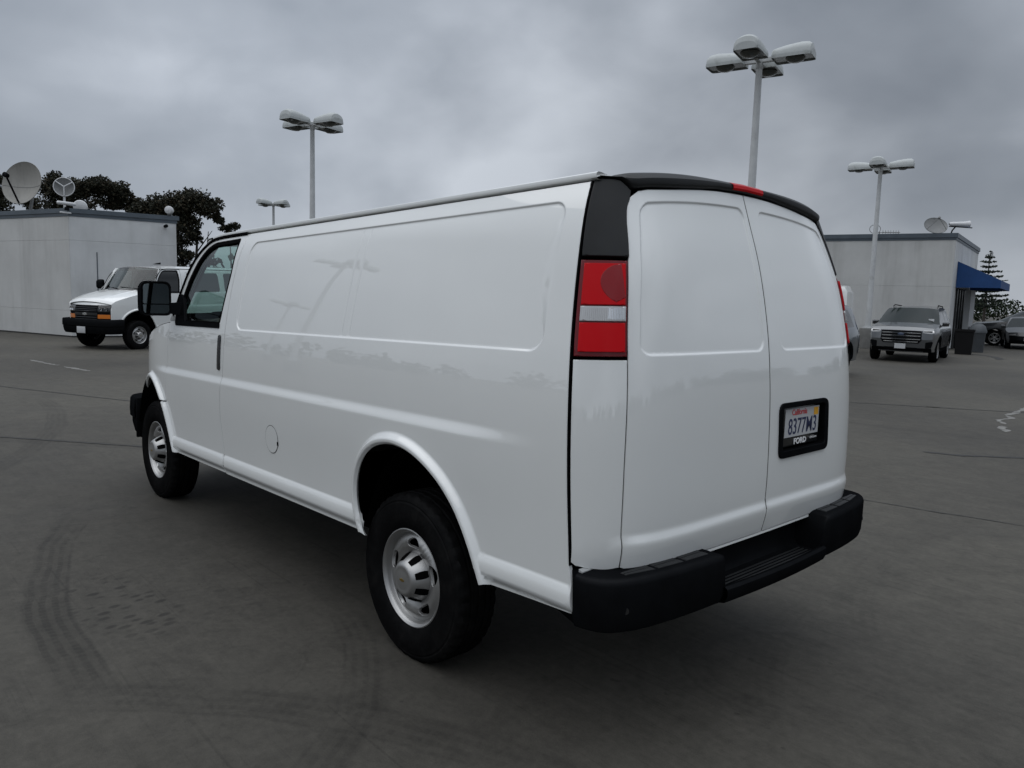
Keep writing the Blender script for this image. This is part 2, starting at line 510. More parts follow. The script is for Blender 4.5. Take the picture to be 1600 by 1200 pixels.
def rrect(x, z, x0, x1, z0, z1, r):
    """signed distance to a rounded rectangle (negative inside)"""
    cx, cz = (x0 + x1) / 2, (z0 + z1) / 2
    dx = np.abs(x - cx) - (x1 - x0) / 2 + r; dz = np.abs(z - cz) - (z1 - z0) / 2 + r
    return np.hypot(np.maximum(dx, 0), np.maximum(dz, 0)) + np.minimum(np.maximum(dx, dz), 0) - r

ARCH_REAR = [(.268, .50), (.318, .60), (.338, .70), (.318, .80), (.26, .885), (.17, .945), (.05, .972), (-.08, .962), (-.2, .922), (-.31, .86), (-.395, .785), (-.455, .705), (-.505, .62), (-.545, .54), (-.562, .50)]
ARCH_FRONT = [(3.84, .50), (3.87, .60), (3.865, .72), (3.82, .83), (3.73, .92), (3.60, .985), (3.46, 1.01), (3.32, .985), (3.20, .925), (3.10, .835), (3.03, .735), (2.965, .62), (2.925, .54), (2.905, .50)]

def dense(pts, step=.012, closed=False):
    """Catmull-Rom through the points, resampled"""
    P = np.array(pts, float)
    if closed: Q = np.vstack([P[-1], P, P[0], P[1]])
    else: Q = np.vstack([2 * P[0] - P[1], P, 2 * P[-1] - P[-2]])
    out = []
    for i in range(1, len(Q) - 2):
        p0, p1, p2, p3 = Q[i - 1], Q[i], Q[i + 1], Q[i + 2]
        n = max(2, int(np.linalg.norm(p2 - p1) / step))
        t = np.linspace(0, 1, n, endpoint=False)[:, None]
        out.append(.5 * ((2 * p1) + (-p0 + p2) * t + (2 * p0 - 5 * p1 + 4 * p2 - p3) * t ** 2 + (-p0 + 3 * p1 - 3 * p2 + p3) * t ** 3))
    out = np.vstack(out)
    if not closed: out = np.vstack([out, P[-1]])
    return out

def polydist(X, Z, line):
    """distance of many points to a polyline"""
    X = np.asarray(X, float).ravel(); Z = np.asarray(Z, float).ravel()
    d = np.full(len(X), 9.)
    A = line[:-1]; B = line[1:]
    for (ax, az), (bx, bz) in zip(A, B):
        vx, vz = bx - ax, bz - az; L = vx * vx + vz * vz + 1e-12
        t = np.clip(((X - ax) * vx + (Z - az) * vz) / L, 0, 1)
        d = np.minimum(d, np.hypot(X - ax - t * vx, Z - az - t * vz))
    return d

_ARC_R = dense([(.262, .36), (.264, .43)] + ARCH_REAR + [(-.59, .43), (-.615, .36)], .03); _ARC_F = dense([(3.83, .36), (3.835, .43)] + ARCH_FRONT + [(2.88, .43), (2.855, .36)], .03)

def side_detail(x, z):
    x = np.asarray(x, float); z = np.asarray(z, float)
    d = np.zeros(np.broadcast(x, z).shape)
    # recessed upper panel
    s = rrect(x, z, -.845, 1.85, 1.425, 1.972, .075)
    soft = .0105 + .05 * smooth(-.55, -.80, x) * smooth(1.46, 1.66, z) * smooth(1.96, 1.78, z)
    d = d - .0068 * smooth(0, -1, (s + .002) / soft)
    # two shallow seams in that panel
    for xs in (.505, .575):
        xx = xs - .06 * (z - 1.44)
        d = d - .0018 * np.exp(-((x - xx) / .006) ** 2) * smooth(1.43, 1.46, z) * smooth(1.965, 1.94, z)
    # belt crease
    amp = .015 * smooth(-.90, -.35, x) * smooth(3.45, 3.0, x)
    d = d + amp * (smooth(1.134, 1.078, z) - .35 * smooth(1.0, .65, z))
    # rocker swell under the lower crease
    q = np.clip((.648 - z) / .14, 0, 1)
    rock = .030 * (1 - (1 - np.clip(q / .62, 0, 1)) ** 2.6) * smooth(0, .12, q) - .034 * smooth(.58, 1.0, q) - .012 * smooth(1.0, .66, z)
    # wheel-arch flares
    for arc in (_ARC_R, _ARC_F):
        dd = polydist(x, z, arc).reshape(d.shape)
        q = np.clip(dd / .062, 0, 1)
        fl = .026 * (1 - smooth(.45, 1.0, q)) - .016 * (1 - smooth(0, .32, q))
        rock = np.maximum(rock, fl) + .0
    return d + rock

def rear_detail(y, z):
    d = np.zeros(np.broadcast(y, z).shape)
    a = np.abs(y)
    top = 1.99 - .0 * a
    sc_ = .752 / np.interp(z, [1.40, 1.45, 1.6, 1.8, 1.93, 2.0], [.800, .797, .776, .732, .692, .66])
    for x0, x1 in ((.03, .752), (-.752, -.085)):
        zt = 2.012 - .055 * (np.abs(y) / .75) ** 2.2
        zz = 1.44 + (z - 1.44) * (.56 / (zt - 1.42))
        s = rrect(y * sc_, zz, x0, x1, 1.42, 1.98, .05)
        d = d - .0068 * smooth(0, -1, (s + .002) / .011)
    d = d + .013 * smooth(.81, .765, z) * smooth(.93, .80, a)
    d = d - .012 * smooth(.765, .64, z)
    return d

def S_side(p, detail=True):
    x = p[:, 0]; z = p[:, 1]
    y = half_width(x, z) + (side_detail(x, z) if detail else 0)
    return np.stack([x, y, z - RAKE * x], 1)

def rear_x(y, z):
    e = 7.3 - 2.8 * smooth(1.65, 2.03, z)
    yy = np.minimum(np.abs(y) / half_width(0 * z, z), 1.02)
    return _xc(z) + (_xe(z) - _xc(z)) * yy ** e

def S_rear(p, detail=True):
    y = p[:, 0]; z = p[:, 1]
    x = rear_x(y, z) - (rear_detail(y, z) if detail else 0)
    return np.stack([x, y, z - RAKE * x], 1)

def roof_z(x, y):
    c = 2.122 - .045 * smooth(1.6, 2.6, x) - .02 * smooth(-.2, -1.1, x)
    e = 2.040 - .02 * smooth(1.6, 2.6, x)
    return c - (c - e) * np.minimum(np.abs(y) / .84, 1.05) ** 2.4

def S_roof(p):
    x = p[:, 0]; y = p[:, 1]
    return np.stack([x, y, roof_z(x, y) - RAKE * x], 1)
# ================================================================ the cargo van
G = .0036       # half a shut line

def ring_off(line, offs, step=.014): return contour_points(line, offs, step)

def hexgrid(x0, x1, z0, z1, sx, sz):
    gx, gz = np.meshgrid(np.arange(x0, x1, sx), np.arange(z0, z1, sz)); gx = gx + (np.arange(gx.shape[0]) % 2)[:, None] * sx / 2
    return np.stack([gx.ravel(), gz.ravel()], 1)

def rows(x0, x1, zs, sx): return np.vstack([np.stack([np.arange(x0, x1, sx), np.full(len(np.arange(x0, x1, sx)), z)], 1) for z in zs])

def side_feats():
    ln = rrect_line(-.845, 1.85, 1.425, 1.972, .075)
    out = [contour_points(ln, (-.008, -.004, -.001, .0015, .004, .0065, .009, .0125, .018, .024), .012)]
    out.append(hexgrid(-.96, -.60, 1.45, 1.96, .024, .024))
    out.append(rows(-1.06, 3.45, np.arange(1.062, 1.150, .0085), .03))
    out.append(rows(-1.06, 3.0, list(np.arange(.612, .662, .0052)) + list(np.arange(.515, .606, .011)), .018))
    for arc in (_ARC_R, _ARC_F):
        q = contour_points(arc, tuple(np.arange(-.072, .073, .0065)), .014); out.append(q[q[:, 1] > .49])
    for xs in (.505, .575):
        for o in (-.014, -.009, -.006, -.003, 0, .003, .006, .009, .014): zz_ = np.arange(1.435, 1.968, .02); out.append(np.stack([xs - .06 * (zz_ - 1.44) + o, zz_], 1))
    return np.vstack(out)
SIDE_FEATS = side_feats()
def rear_feats():
    out = []
    for x0, x1 in ((.03, .752), (-.752, -.085)):
        q = contour_points(rrect_line(x0, x1, 1.42, 1.98, .05), (-.008, -.004, -.001, .0015, .004, .0065, .009, .0125, .018, .024), .012)
        y = q[:, 0].copy(); z = q[:, 1].copy()
        for _ in range(8):
            zt = 2.012 - .055 * (np.abs(y) / .75) ** 2.2; z = 1.44 + (q[:, 1] - 1.44) * (zt - 1.42) / .56
            y = q[:, 0] * np.interp(z, [1.40, 1.45, 1.6, 1.8, 1.93, 2.0], [.800, .797, .776, .732, .692, .66]) / .752
        out.append(np.stack([y, z], 1))
    out.append(rows(-.97, .97, np.arange(.735, .835, .008), .025)); out.append(hexgrid(.6, .97, .68, 2.0, .02, .05)); out.append(hexgrid(-.97, -.6, .68, 2.0, .02, .05))
    return np.vstack(out)
REAR_FEATS = rear_feats()

SEAM_DOOR = [(1.972, 2.034), (1.980, 1.99), (2.000, 1.70), (2.007, 1.45), (2.008, 1.10), (2.020, .96), (2.022, .88), (2.000, .72), (1.972, .60), (1.962, .507)]
SEAM_DOOR_D = [tuple(p) for p in dense(SEAM_DOOR, .02)]
arc_r = [tuple(p) for p in dense(ARCH_REAR, .014)]
arc_f = [tuple(p) for p in dense(ARCH_FRONT, .014)]
rear_edge = [(float(_xe(z)), z) for z in np.linspace(2.03, .70, 26)]

# ---- rear cargo side
out_panel = [(float(_xe(2.035)) + .003, 2.034)] + [(a + .003, b) for a, b in rear_edge] + [(-1.045, .62), (-1.056, .545), (-1.056, .528)]
out_panel += [(-.60, .512)] + arc_r[::-1] + [(.29, .512), (1.955, .508)] + SEAM_DOOR_D[::-1]

# ---- front door, window opening
arc_door = [p for p in arc_f if p[1] < .868 and p[0] < 3.3]     # rear leg of the arch, top to bottom
WIN = [(2.105, 1.447), (2.875, 1.452), (2.868, 1.61), (2.79, 1.765), (2.69, 1.895), (2.60, 1.972), (2.50, 2.005), (2.062, 2.010), (2.045, 1.78)]
WIN_R = round_poly(WIN, [.05, .02, .3, .5, .4, .25, .3, .035, .4], 6)
FENDER_X = 3.040
out_door = SEAM_DOOR_D[:-1] + [(1.962, .512), (2.905, .512)] + arc_door[::-1][1:] + [(FENDER_X, .872), (FENDER_X, 1.452), (2.965, 1.50), (2.925, 1.60), (2.835, 1.775), (2.72, 1.93), (2.635, 2.008), (2.56, 2.030)]

# ---- front fender
BELT = [(3.04, 1.455), (3.2, 1.436), (3.4, 1.402), (3.6, 1.358), (3.8, 1.306), (3.95, 1.258), (4.06, 1.205), (4.10, 1.175)]
belt_z = spline([p[0] for p in BELT], [p[1] for p in BELT])
out_fender = [(FENDER_X, .872)] + [p for p in arc_f[::-1] if not (p[1] < .868 and p[0] < 3.3)][0:0]
_af = [p for p in arc_f if not (p[1] < .868 and p[0] < 3.3)]   # front foot ... over the top ... rear
out_fender = [(FENDER_X, 1.452)] + [(FENDER_X, .872)] + _af[::-1][:-1] + [(3.84, .60), (4.09, .60), (4.10, 1.175)] + [tuple(p) for p in dense(BELT, .04)][::-1][1:-1]

def xf_nose(z): return 4.245 - .10 * smooth(1.02, 1.27, z) - .02 * smooth(.8, .5, z)
def S_nose(p):
    y = p[:, 0]; z = p[:, 1]
    x = xf_nose(z) - .155 * (np.abs(y) / .78) ** 2.6
    return np.stack([x, y, z - RAKE * x], 1)

def hood_pt(u, v):
    """u = 0 at the cowl .. 1 at the nose, v = -1..1 across"""
    xe_, xc_ = 3.045 + u * 1.045, 3.20 + u * .985
    x = xc_ + (xe_ - xc_) * abs(v) ** 2.4
    hw = float(half_width(xe_, float(belt_z(xe_)))) - .004
    z = float(belt_z(xe_)) + (.045 + .022 * u) * (1 - abs(v) ** 2.2) - .022 * float(smooth(.93, 1, u)) + .012 * math.exp(-((abs(v) - .55) / .05) ** 2) * (1 - u)
    return (x, v * hw, z - RAKE * x)

def ws_pt(u, v, dx=0.0):
    """windscreen: u = 0 at the cowl .. 1 at the header"""
    ex, ez = 2.945 + (2.615 - 2.945) * u, 1.49 + (2.035 - 1.49) * u
    ey = float(half_width(ex, ez)) - .035 - .03 * u
    cx_, cz_ = 3.20 + (2.70 - 3.20) * u, 1.50 + (2.075 - 1.50) * u
    k = abs(v) ** 2.3
    x = cx_ + (ex - cx_) * k + dx; z = cz_ + (ez - cz_) * k
    return (x, v * ey, z - RAKE * x)

def van_wheel(parent, x, y, side):
    prof = [(.212, -.085), (.214, -.098), (.222, -.104), (.236, -.112), (.262, -.121), (.292, -.124), (.322, -.121), (.345, -.115), (.352, -.116), (.362, -.112), (.374, -.104), (.3815, -.094)]
    for yg in (-.062, -.022, .022, .062):
        prof += [(.384, yg - .0075), (.3755, yg - .004), (.3755, yg + .004), (.384, yg + .0075)]
    prof += [(.3815, .094), (.374, .104), (.362, .112), (.352, .116), (.345, .115), (.338, .1195), (.322, .1215), (.318, .1225), (.292, .124), (.262, .121), (.244, .1155), (.236, .112), (.222, .104), (.214, .098), (.212, .085)]
    mb = MB(); mb.lathe([(r_, h) for r_, h in prof], 120, 'y')
    z0 = -.372
    n = 120; V = []
    for i, (vx, vy, vz) in enumerate(mb.v):
        rr = math.hypot(vx, vz); k = i % n
        if abs(vy) > .088 and abs(vy) < .1045 and rr > .37 and k % 3 == 0: s_ = (rr - .0085) / rr; vx *= s_; vz *= s_
        if .376 < rr and abs(vy) < .075 and k % 4 == 0: s_ = (rr - .003) / rr; vx *= s_; vz *= s_
        V.append((vx, vy if vy > 0 else vy * .78, max(vz, z0)))
    mb.v = V
    tyre = mb.build('wheel', M['tyre'], parent, 25)
    tyre.location = (x, y, .372)
    if side < 0: tyre.rotation_euler = (0, 0, math.pi)
    # rim: flange and barrel
    rb = MB(); rb.lathe([(.206, -.10), (.198, -.05), (.196, .02), (.200, .06), (.207, .086), (.2165, .094), (.2235, .101), (.2235, .106), (.219, .1075), (.213, .102), (.2085, .098), (.205, .090), (.202, .080), (.198, .0715), (.193, .066)], 72, 'y')
    rim = rb.build('rim', M['steel_silver'], tyre, 40)
    def disc(p):
        r_ = np.hypot(p[:, 0], p[:, 1])
        h = np.interp(r_, [0, .085, .10, .118, .14, .158, .172, .185, .1985], [.064, .064, .068, .080, .089, .0915, .0885, .081, .071])
        return np.stack([p[:, 0], h, p[:, 1]], 1)
    holes = []
    for k in range(5):
        a = R(90 + 72 * k); c = np.array([math.cos(a), math.sin(a)]) * .158; t = np.array([-math.sin(a), math.cos(a)])
        rr = np.array([math.cos(a), math.sin(a)])
        holes.append([c + t * .045 * math.cos(q) + rr * (.0240 * math.sin(q) - .010 * (math.cos(q)) ** 2) for q in np.linspace(0, 2 * math.pi, 20, endpoint=False)])
    circ = [(.1985 * math.cos(q), .1985 * math.sin(q)) for q in np.linspace(0, 2 * math.pi, 72, endpoint=False)]
    skin('wheel_disc', M['steel_silver'], tyre, disc, circ, (0, 1, 0), holes=holes, step=.011, edge=.009, r=.003, depth=.012)
    bk = MB(); bk.lathe([(.0, .045), (.18, .045), (.195, .02)], 40, 'y'); bk.build('brake_drum', M['under_dark'], tyre)
    hb = MB(); hb.lathe([(.114, .060), (.112, .072), (.107, .088), (.097, .108), (.084, .129), (.072, .142), (.061, .148), (.055, .146), (.038, .148), (.0, .149)], 48, 'y')
    cap = hb.build('hub_cap', M['steel_silver'], tyre, 50)
    for k in range(8):
        a = 2 * math.pi * (k + .5) / 8
        rings = []
        for r_, h, wd in ((.1108, .0775, .0135), (.106, .0905, .0170), (.096, .1102, .0170), (.0832, .1305, .0135)):
            c = Vector((math.cos(a) * r_, h, math.sin(a) * r_)); t = Vector((-math.sin(a), 0, math.cos(a))); nn = Vector((math.cos(a) * .8, .6, math.sin(a) * .8)).normalized()
            rings.append([c - t * wd + nn * .0016, c + t * wd + nn * .0016, c + t * wd - nn * .004, c - t * wd - nn * .004])
        sl = MB(); sl.loft(rings, True, True); sl.build('hub_slot', M['under_dark'], tyre, 20)
    em = MB()
    bow = [(a * .8, b * .8) for a, b in [(-.021, -.006), (-.009, -.006), (-.006, -.0095), (.0075, -.0095), (.0055, -.006), (.0205, -.006), (.021, .006), (.009, .006), (.006, .0095), (-.0075, .0095), (-.0055, .006), (-.0205, .006)]]
    em.loft([[(p[0], (.1491), p[1]) for p in bow], [(p[0] * .9, (.151), p[1] * .9) for p in bow]], True, True)
    em.build('emblem', M['gold'], tyre, 0)
    return tyre

def build_van():
    t = thing('cargo_van', 'large white windowless cargo van with black rear step bumper, biggest vehicle in the lot', 'van', (0, 0, 0))
    # ------------------------------------------------ both flanks
    for s_ in (False, True):
        nm = '' 
        skin('side_panel', M['white_paint'], t, S_side, out_panel, (0, 1, 0), feats=SIDE_FEATS, step=.07, edge=.02, inset=G, r=.0045, depth=.016, flip=s_)
        door = skin('front_door', M['white_paint'], t, S_side, out_door, (0, 1, 0), holes=[WIN_R], feats=SIDE_FEATS, step=.07, edge=.02, inset=G, r=.0045, depth=.03, flip=s_)
        skin('front_fender', M['white_paint'], t, S_side, out_fender, (0, 1, 0), feats=SIDE_FEATS, step=.05, edge=.02, inset=G, r=.0045, depth=.03, flip=s_)
        # window seal and glass
        seal_in = offset(resample(WIN_R[::-1] if area(WIN_R) < 0 else WIN_R, .03), .026)
        Sflat = lambda p: S_side(p, False)
        skin('window_seal', M['rubber_seal'], door, Sflat, WIN_R, (0, 1, 0), holes=[seal_in], step=.05, edge=.025, r=.003, depth=.02, proud=-.003, inset=.001, flip=s_)
        skin('door_glass', M['glass'], door, Sflat, offset(seal_in, -.006), (0, 1, 0), step=.12, edge=.04, r=0, depth=0, proud=-.016, flip=s_)
        # mirror sail, belt strip and the black corner below the pillar
        skin('mirror_sail', M['black_plastic'], door, Sflat, round_poly([(2.70, 1.440), (2.905, 1.440), (2.900, 1.60), (2.862, 1.66), (2.80, 1.62)], .02), (0, 1, 0), step=.05, edge=.02, r=.003, depth=.02, proud=.010, flip=s_)
        skin('belt_strip', M['black_plastic'], door, Sflat, round_poly([(2.10, 1.432), (2.90, 1.432), (2.90, 1.466), (2.10, 1.462)], .008), (0, 1, 0), step=.05, edge=.02, r=.003, depth=.012, proud=.007, flip=s_)
        skin('cowl_corner', M['trim_grey'], t, Sflat, round_poly([(2.915, 1.462), (3.035, 1.462), (2.995, 1.52), (2.93, 1.585)], .012), (0, 1, 0), step=.04, edge=.02, r=.003, depth=.02, proud=.004, flip=s_)
        # door handle
        hx = 2.062
        skin('door_handle', M['black_gloss'], door, S_side, round_poly([(hx - .022, 1.168), (hx + .020, 1.168), (hx + .032, 1.392), (hx - .010, 1.392)], .02), (0, 1, 0), step=.02, edge=.01, r=.008, depth=.02, proud=.010, flip=s_)
        # gutter rail along the roof, running down over the door
        sg = -1 if s_ else 1
        pth = [(x, 2.043 - .0 * x) for x in np.linspace(-.935 if sg > 0 else -.89, 2.30, 40)] + [(2.42, 2.040), (2.54, 2.028)]
        def rail(x, z, dy, dz): 
            y = float(half_width(x, z)); return (x, sg * (y + dy), z + dz - RAKE * x)
        g = MB(); sec = [(-.045, .012), (-.010, .018), (.003, .018), (.0095, .014), (.0115, .004), (.0095, -.003), (.002, -.007), (-.004, -.009), (-.03, -.011)]
        g.loft([[rail(x, z, a, b) for a, b in sec] for x, z in pth], False); g.build('roof_gutter', M['white_paint'], t, 30)
        ws_ = MB(); pth2 = [(1.985, 2.030), (2.2, 2.030), (2.40, 2.028), (2.54, 2.016), (2.62, 1.985), (2.70, 1.93), (2.775, 1.855), (2.83, 1.77), (2.90, 1.64), (2.94, 1.555), (2.96, 1.50)]
        ws_.loft([[rail(x, z, a, b) for a, b in ((-.02, .012), (.006, .014), (.011, .008), (.011, -.002), (.002, -.008), (-.02, -.010))] for x, z in [tuple(p) for p in dense(pth2, .04)]], False)
        ws_.build('door_weatherstrip', M['rubber_seal'], t, 40)
        # A-pillar skin between door frame and windscreen
        ap = MB(); us = np.linspace(0, 1, 14)
        rows = []
        for u in us:
            x = 2.962 + (2.655 - 2.962) * u; z = 1.50 + (2.03 - 1.50) * u
            a = Vector((x, float(half_width(x, z)) - .004, z - RAKE * x)); b = Vector(ws_pt(u, .985)); m_ = (a + b) / 2 + Vector((.012, .012, .004))
            rows.append([(a.x, sg * a.y, a.z), (m_.x, sg * m_.y, m_.z), (b.x, sg * b.y, b.z)])
        ap.loft(rows, False); ap.build('windscreen_pillar', M['white_paint'], t, 60)
        # ------------------------------------------------ rear corner: panel, lamp, black cover
        ex = lambda z: float(half_width(0, z)) - .0045
        seam = [(.858, .688), (.861, .80), (.861, .90), (.856, 1.11), (.838, 1.417), (.822, 1.56), (.795, 1.72), (.781, 1.77)]
        sd = [tuple(p) for p in dense(seam, .03)]
        up = [p for p in sd]
        edge_ = lambda z0, z1: [(ex(z), z) for z in np.linspace(z0, z1, 14)]
        skin('tail_corner_panel', M['white_paint'], t, S_rear, [p for p in up if p[1] < 1.413] + [(.838, 1.413)] + edge_(1.413, .712) + [(.985, .698), (.95, .688), (.90, .682)], (-1, .3, 0), step=.05, edge=.02, inset=.0018, r=.004, depth=.03, flip=s_)
        lo = .845 - .012
        lampz = (1.421, 1.752)
        sx = lambda z: float(np.interp(z, [1.4, 1.417, 1.56, 1.72, 1.8], [.840, .838, .822, .795, .773]))
        def lamp_out(z0, z1, a, b): return [(sx(z) + a, z) for z in np.linspace(z0, z1, 8)] + [(ex(z) - b, z) for z in np.linspace(z1, z0, 8)]
        hs_ = skin('tail_light', M['dark_red_lens'], t, lambda p: S_rear(p, False), lamp_out(*lampz, .002, .0), (-1, .3, 0), step=.05, edge=.02, inset=.002, r=.004, depth=.04, flip=s_, proud=.004)
        rl = lambda p: S_rear(p, False)
        skin('red_lens', M['red_lens'], hs_, rl, lamp_out(1.596, 1.738, .012, .010), (-1, .3, 0), step=.03, edge=.015, r=.005, depth=.012, flip=s_, proud=.012)
        skin('clear_lens', M['clear_lens'], hs_, rl, lamp_out(1.541, 1.591, .010, .010), (-1, .3, 0), step=.03, edge=.015, r=.003, depth=.012, flip=s_, proud=.012)
        skin('red_lens', M['red_lens'], hs_, rl, lamp_out(1.437, 1.536, .012, .010), (-1, .3, 0), step=.03, edge=.015, r=.005, depth=.012, flip=s_, proud=.012)
        skin('lamp_bowl', M['chrome'], hs_, rl, lamp_out(1.545, 1.587, .012, .074), (-1, .3, 0), step=.03, edge=.015, r=.004, depth=.004, flip=s_, proud=.0128)
        # reflector bowl showing through the upper lens, ribs of the clear one
        bowl = [(sx(1.66) + .014, 1.735)] + [(sx(1.66) + .012 + .072 * math.sin(q), 1.664 + .071 * math.cos(q)) for q in np.linspace(.25, math.pi * .82, 12)] + [(sx(1.62) + .014, 1.62)]
        skin('reflector_bowl', M['bowl_red'], hs_, rl, bowl, (-1, .3, 0), step=.03, edge=.015, r=.002, depth=.0, flip=s_, proud=.0135)
        rib = MB()
        for k in range(26):
            f = .10 + .84 * k / 25
            a = [Vector(tuple(v)) for v in rl(np.array([[sx(z) + f * (ex(z) - sx(z)), z] for z in (1.545, 1.587)]))]
            a = [v + Vector((-.0125, .005, 0)) for v in a]
            rib.tube([(v.x, sg * v.y, v.z) for v in a], .0009, 4)
        rib.build('lens_ribs', M['clear_lens'], hs_, 30)
        cov = [(.781, 1.762), (.772, 1.80), (.755, 1.88), (.742, 1.925), (.728, 1.955), (.708, 1.985), (.700, 2.003), (.712, 2.018), (.735, 2.040), (.765, 2.043)] + [(ex(z), z) for z in np.linspace(2.040, 1.762, 12)]
        skin('pillar_cover', M['trim_black'], t, lambda p: S_rear(p, False), cov, (-1, .3, .1), step=.04, edge=.02, inset=.002, r=.006, depth=.04, flip=s_, proud=.007)
        # ------------------------------------------------ cargo door
        dz = lambda y: 2.066 - .030 * (abs(y) / .46) ** 2 if abs(y) < .46 else 2.036 - .0 * y - .020 * ((abs(y) - .46) / .19)
        od = [(.0022, .668), (.4, .672), (.80, .679), (.845, .683)] + up + [(.768, 1.83), (.752, 1.90), (.735, 1.945), (.708, 1.985), (.668, 2.010), (.62, 2.020)] + [(y, dz(y)) for y in (.5, .4, .3, .2, .1, .0022)]
        odr = [(-y, z) for y, z in od][::-1]
        if not s_:
            skin('rear_door', M['white_paint'], t, S_rear, od, (-1, 0, 0), feats=REAR_FEATS, step=.06, edge=.02, inset=.0018, r=.004, depth=.02)
        else:
            HO = round_poly([(-.083, .975), (-.502, .975), (-.495, 1.195), (-.078, 1.195)], .035)
            rdoor = skin('rear_door', M['white_paint'], t, S_rear, odr, (-1, 0, 0), feats=REAR_FEATS, holes=[HO], step=.06, edge=.02, inset=.0018, r=.004, depth=.02)
    strip = lambda ln, w_: np.vstack([contour_points(ln, (w_,), .02), contour_points(ln, (-w_,), .02)[::-1]])
    rfl = lambda p: S_rear(p); 
    skin('door_seal', M['rubber_seal'], t, rfl, strip([(0, .672), (0, 1.2), (0, 1.6), (0, 2.062)], .0065), (-1, 0, 0), step=.05, edge=.02, r=0, depth=0, proud=-.0035)
    for s_ in (False, True):
        skin('door_seal', M['rubber_seal'], t, rfl, strip([(.858, .69), (.861, .90), (.856, 1.11), (.838, 1.415), (.822, 1.56), (.795, 1.72), (.781, 1.77)], .005), (-1, .3, 0), step=.05, edge=.02, r=0, depth=0, proud=-.009, flip=s_)
        skin('door_seal', M['rubber_seal'], t, S_side, strip(SEAM_DOOR, .0065), (0, 1, 0), step=.05, edge=.02, r=0, depth=0, proud=-.004, flip=s_)
        skin('door_seal', M['rubber_seal'], t, S_side, strip([(FENDER_X, .86), (FENDER_X, 1.45)], .0065), (0, 1, 0), step=.05, edge=.02, r=0, depth=0, proud=-.004, flip=s_)
        sg = -1 if s_ else 1
        cs = MB(); cs.loft([[(float(_xe(z)) + .012, sg * (float(half_width(-1, z)) - .002), z - RAKE * -1), (float(_xe(z)) + .003, sg * (float(half_width(-1, z)) - .006), z - RAKE * -1), (float(_xe(z)) + .002, sg * (float(half_width(-1, z)) - .04), z - RAKE * -1)] for z in np.linspace(.70, 2.03, 40)], False); cs.build('corner_seal', M['rubber_seal'], t, 60)
    # lower sill lip under the rear doors
    lip = MB(); ys = np.linspace(-.84, .84, 50)
    def lp(y, a, b):
        z = .672 + .010 * (abs(y) / .86) ** 2; x = float(rear_x(np.array([min(abs(y), .985)]), np.array([z]))[0]); return (x + a, y, z + b - RAKE * x)
    lip.loft([[lp(y, .03, -.002), (lp(y, -.001, -.003)), lp(y, -.002, -.012), lp(y, .03, -.014)] for y in ys], False); lip.build('rear_sill', M['white_paint'], t, 30)
    # ------------------------------------------------ plate recess on the right-hand cargo door
    HOo = round_poly([(-.074, .967), (-.511, .967), (-.504, 1.203), (-.070, 1.203)], .040)
    HOi = round_poly([(-.100, .998), (-.482, .998), (-.476, 1.180), (-.096, 1.180)], .015)
    rl = lambda p: S_rear(p, False)
    pr = skin('plate_surround', M['black_plastic'], t, rl, HOo, (-1, 0, 0), holes=[HOi], step=.03, edge=.015, r=.007, depth=.055, proud=.011)
    bx = MB(); bx.box((-1.15, -.288, 1.09 + RAKE * 1.14), (.006, .40, .20)); bx.build('plate_backing', M['black_plastic'], t)
    PX = -1.174
    PL = Matrix.Translation((PX, -.298, 1.096 + RAKE * 1.15)) @ Matrix.Rotation(R(-90), 4, 'Z') @ Matrix.Rotation(R(90), 4, 'X')      # local x = towards the van's right, y = up, z = rearwards
    fr = MB(); fr.box((0, 0, -.002), (.318, .176, .006), bevel=.002); fr.xf(PL)
    fo = fr.build('plate_frame', M['black_gloss'], t)
    pb = MB(); pb.box((0, .014, .0022), (.300, .122, .0016)); pb.xf(PL); lp_ = pb.build('license_plate', M['plate_white'], t)
    TL = lambda x, y, z=.0034: PL @ Matrix.Translation((x, y, z))
    text_mesh('plate_number', '8377M3', .098, M['plate_blue'], lp_, TL(.006, -.006), sx=.80, bold=.0004)
    text_mesh('plate_state', 'California', .036, M['plate_red'], lp_, TL(-.028, .058), sx=.95, bold=.0006)
    st = MB(); st.box((.122, .052, .0036), (.040, .034, .0008)); st.xf(PL); st.build('plate_sticker', M['plate_yellow'], lp_)
    text_mesh('frame_text', 'FORD', .034, M['ink_white'], fo, TL(-.010, -.0705), sx=1.25, bold=.0012)
    text_mesh('frame_text', 'LINCOLN', .011, M['ink_white'], fo, TL(.110, -.066), sx=1.3)
    # ------------------------------------------------ black cap over the doors with the high brake lamp
    tz = lambda y: float(np.interp(abs(y), [0, .2, .46, .62, .68, .70, .735, .80, .84], [2.072, 2.066, 2.040, 2.026, 2.016, 2.018, 2.044, 2.047, 2.044]))
    def cap_row(y, k0=0.0):
        z0 = tz(y); x0 = float(rear_x(np.array([abs(y)]), np.array([z0]))[0])
        zr = float(roof_z(np.array([-.93]), np.array([abs(y)]))[0]) - .004 * float(smooth(.7, .84, abs(y))); hwz = float(half_width(0, z0)); x0 = x0 if abs(y) < hwz - .02 else float(rear_x(np.array([hwz - .02]), np.array([z0]))[0])
        zm = max(zr + .006, z0 + .040 - .036 * float(smooth(.66, .76, abs(y))))
        pts = [(x0 + .02, z0 - .002), (x0 - .004, z0), (x0 - .013, z0 + .004), (x0 - .017, z0 + .012), (x0 - .014, z0 + .6 * (zm - z0)), (x0 + .006, zm - .006), (x0 + .030, zm + .002), (x0 + .075, zr + .008), (x0 + .12, zr + .003), (x0 + .125, zr - .012)]
        e_ = .75 * float(smooth(.69, .785, abs(y)))
        return [(x, y, z0 + (z - z0) * (1 - e_) - RAKE * x) for x, z in pts]
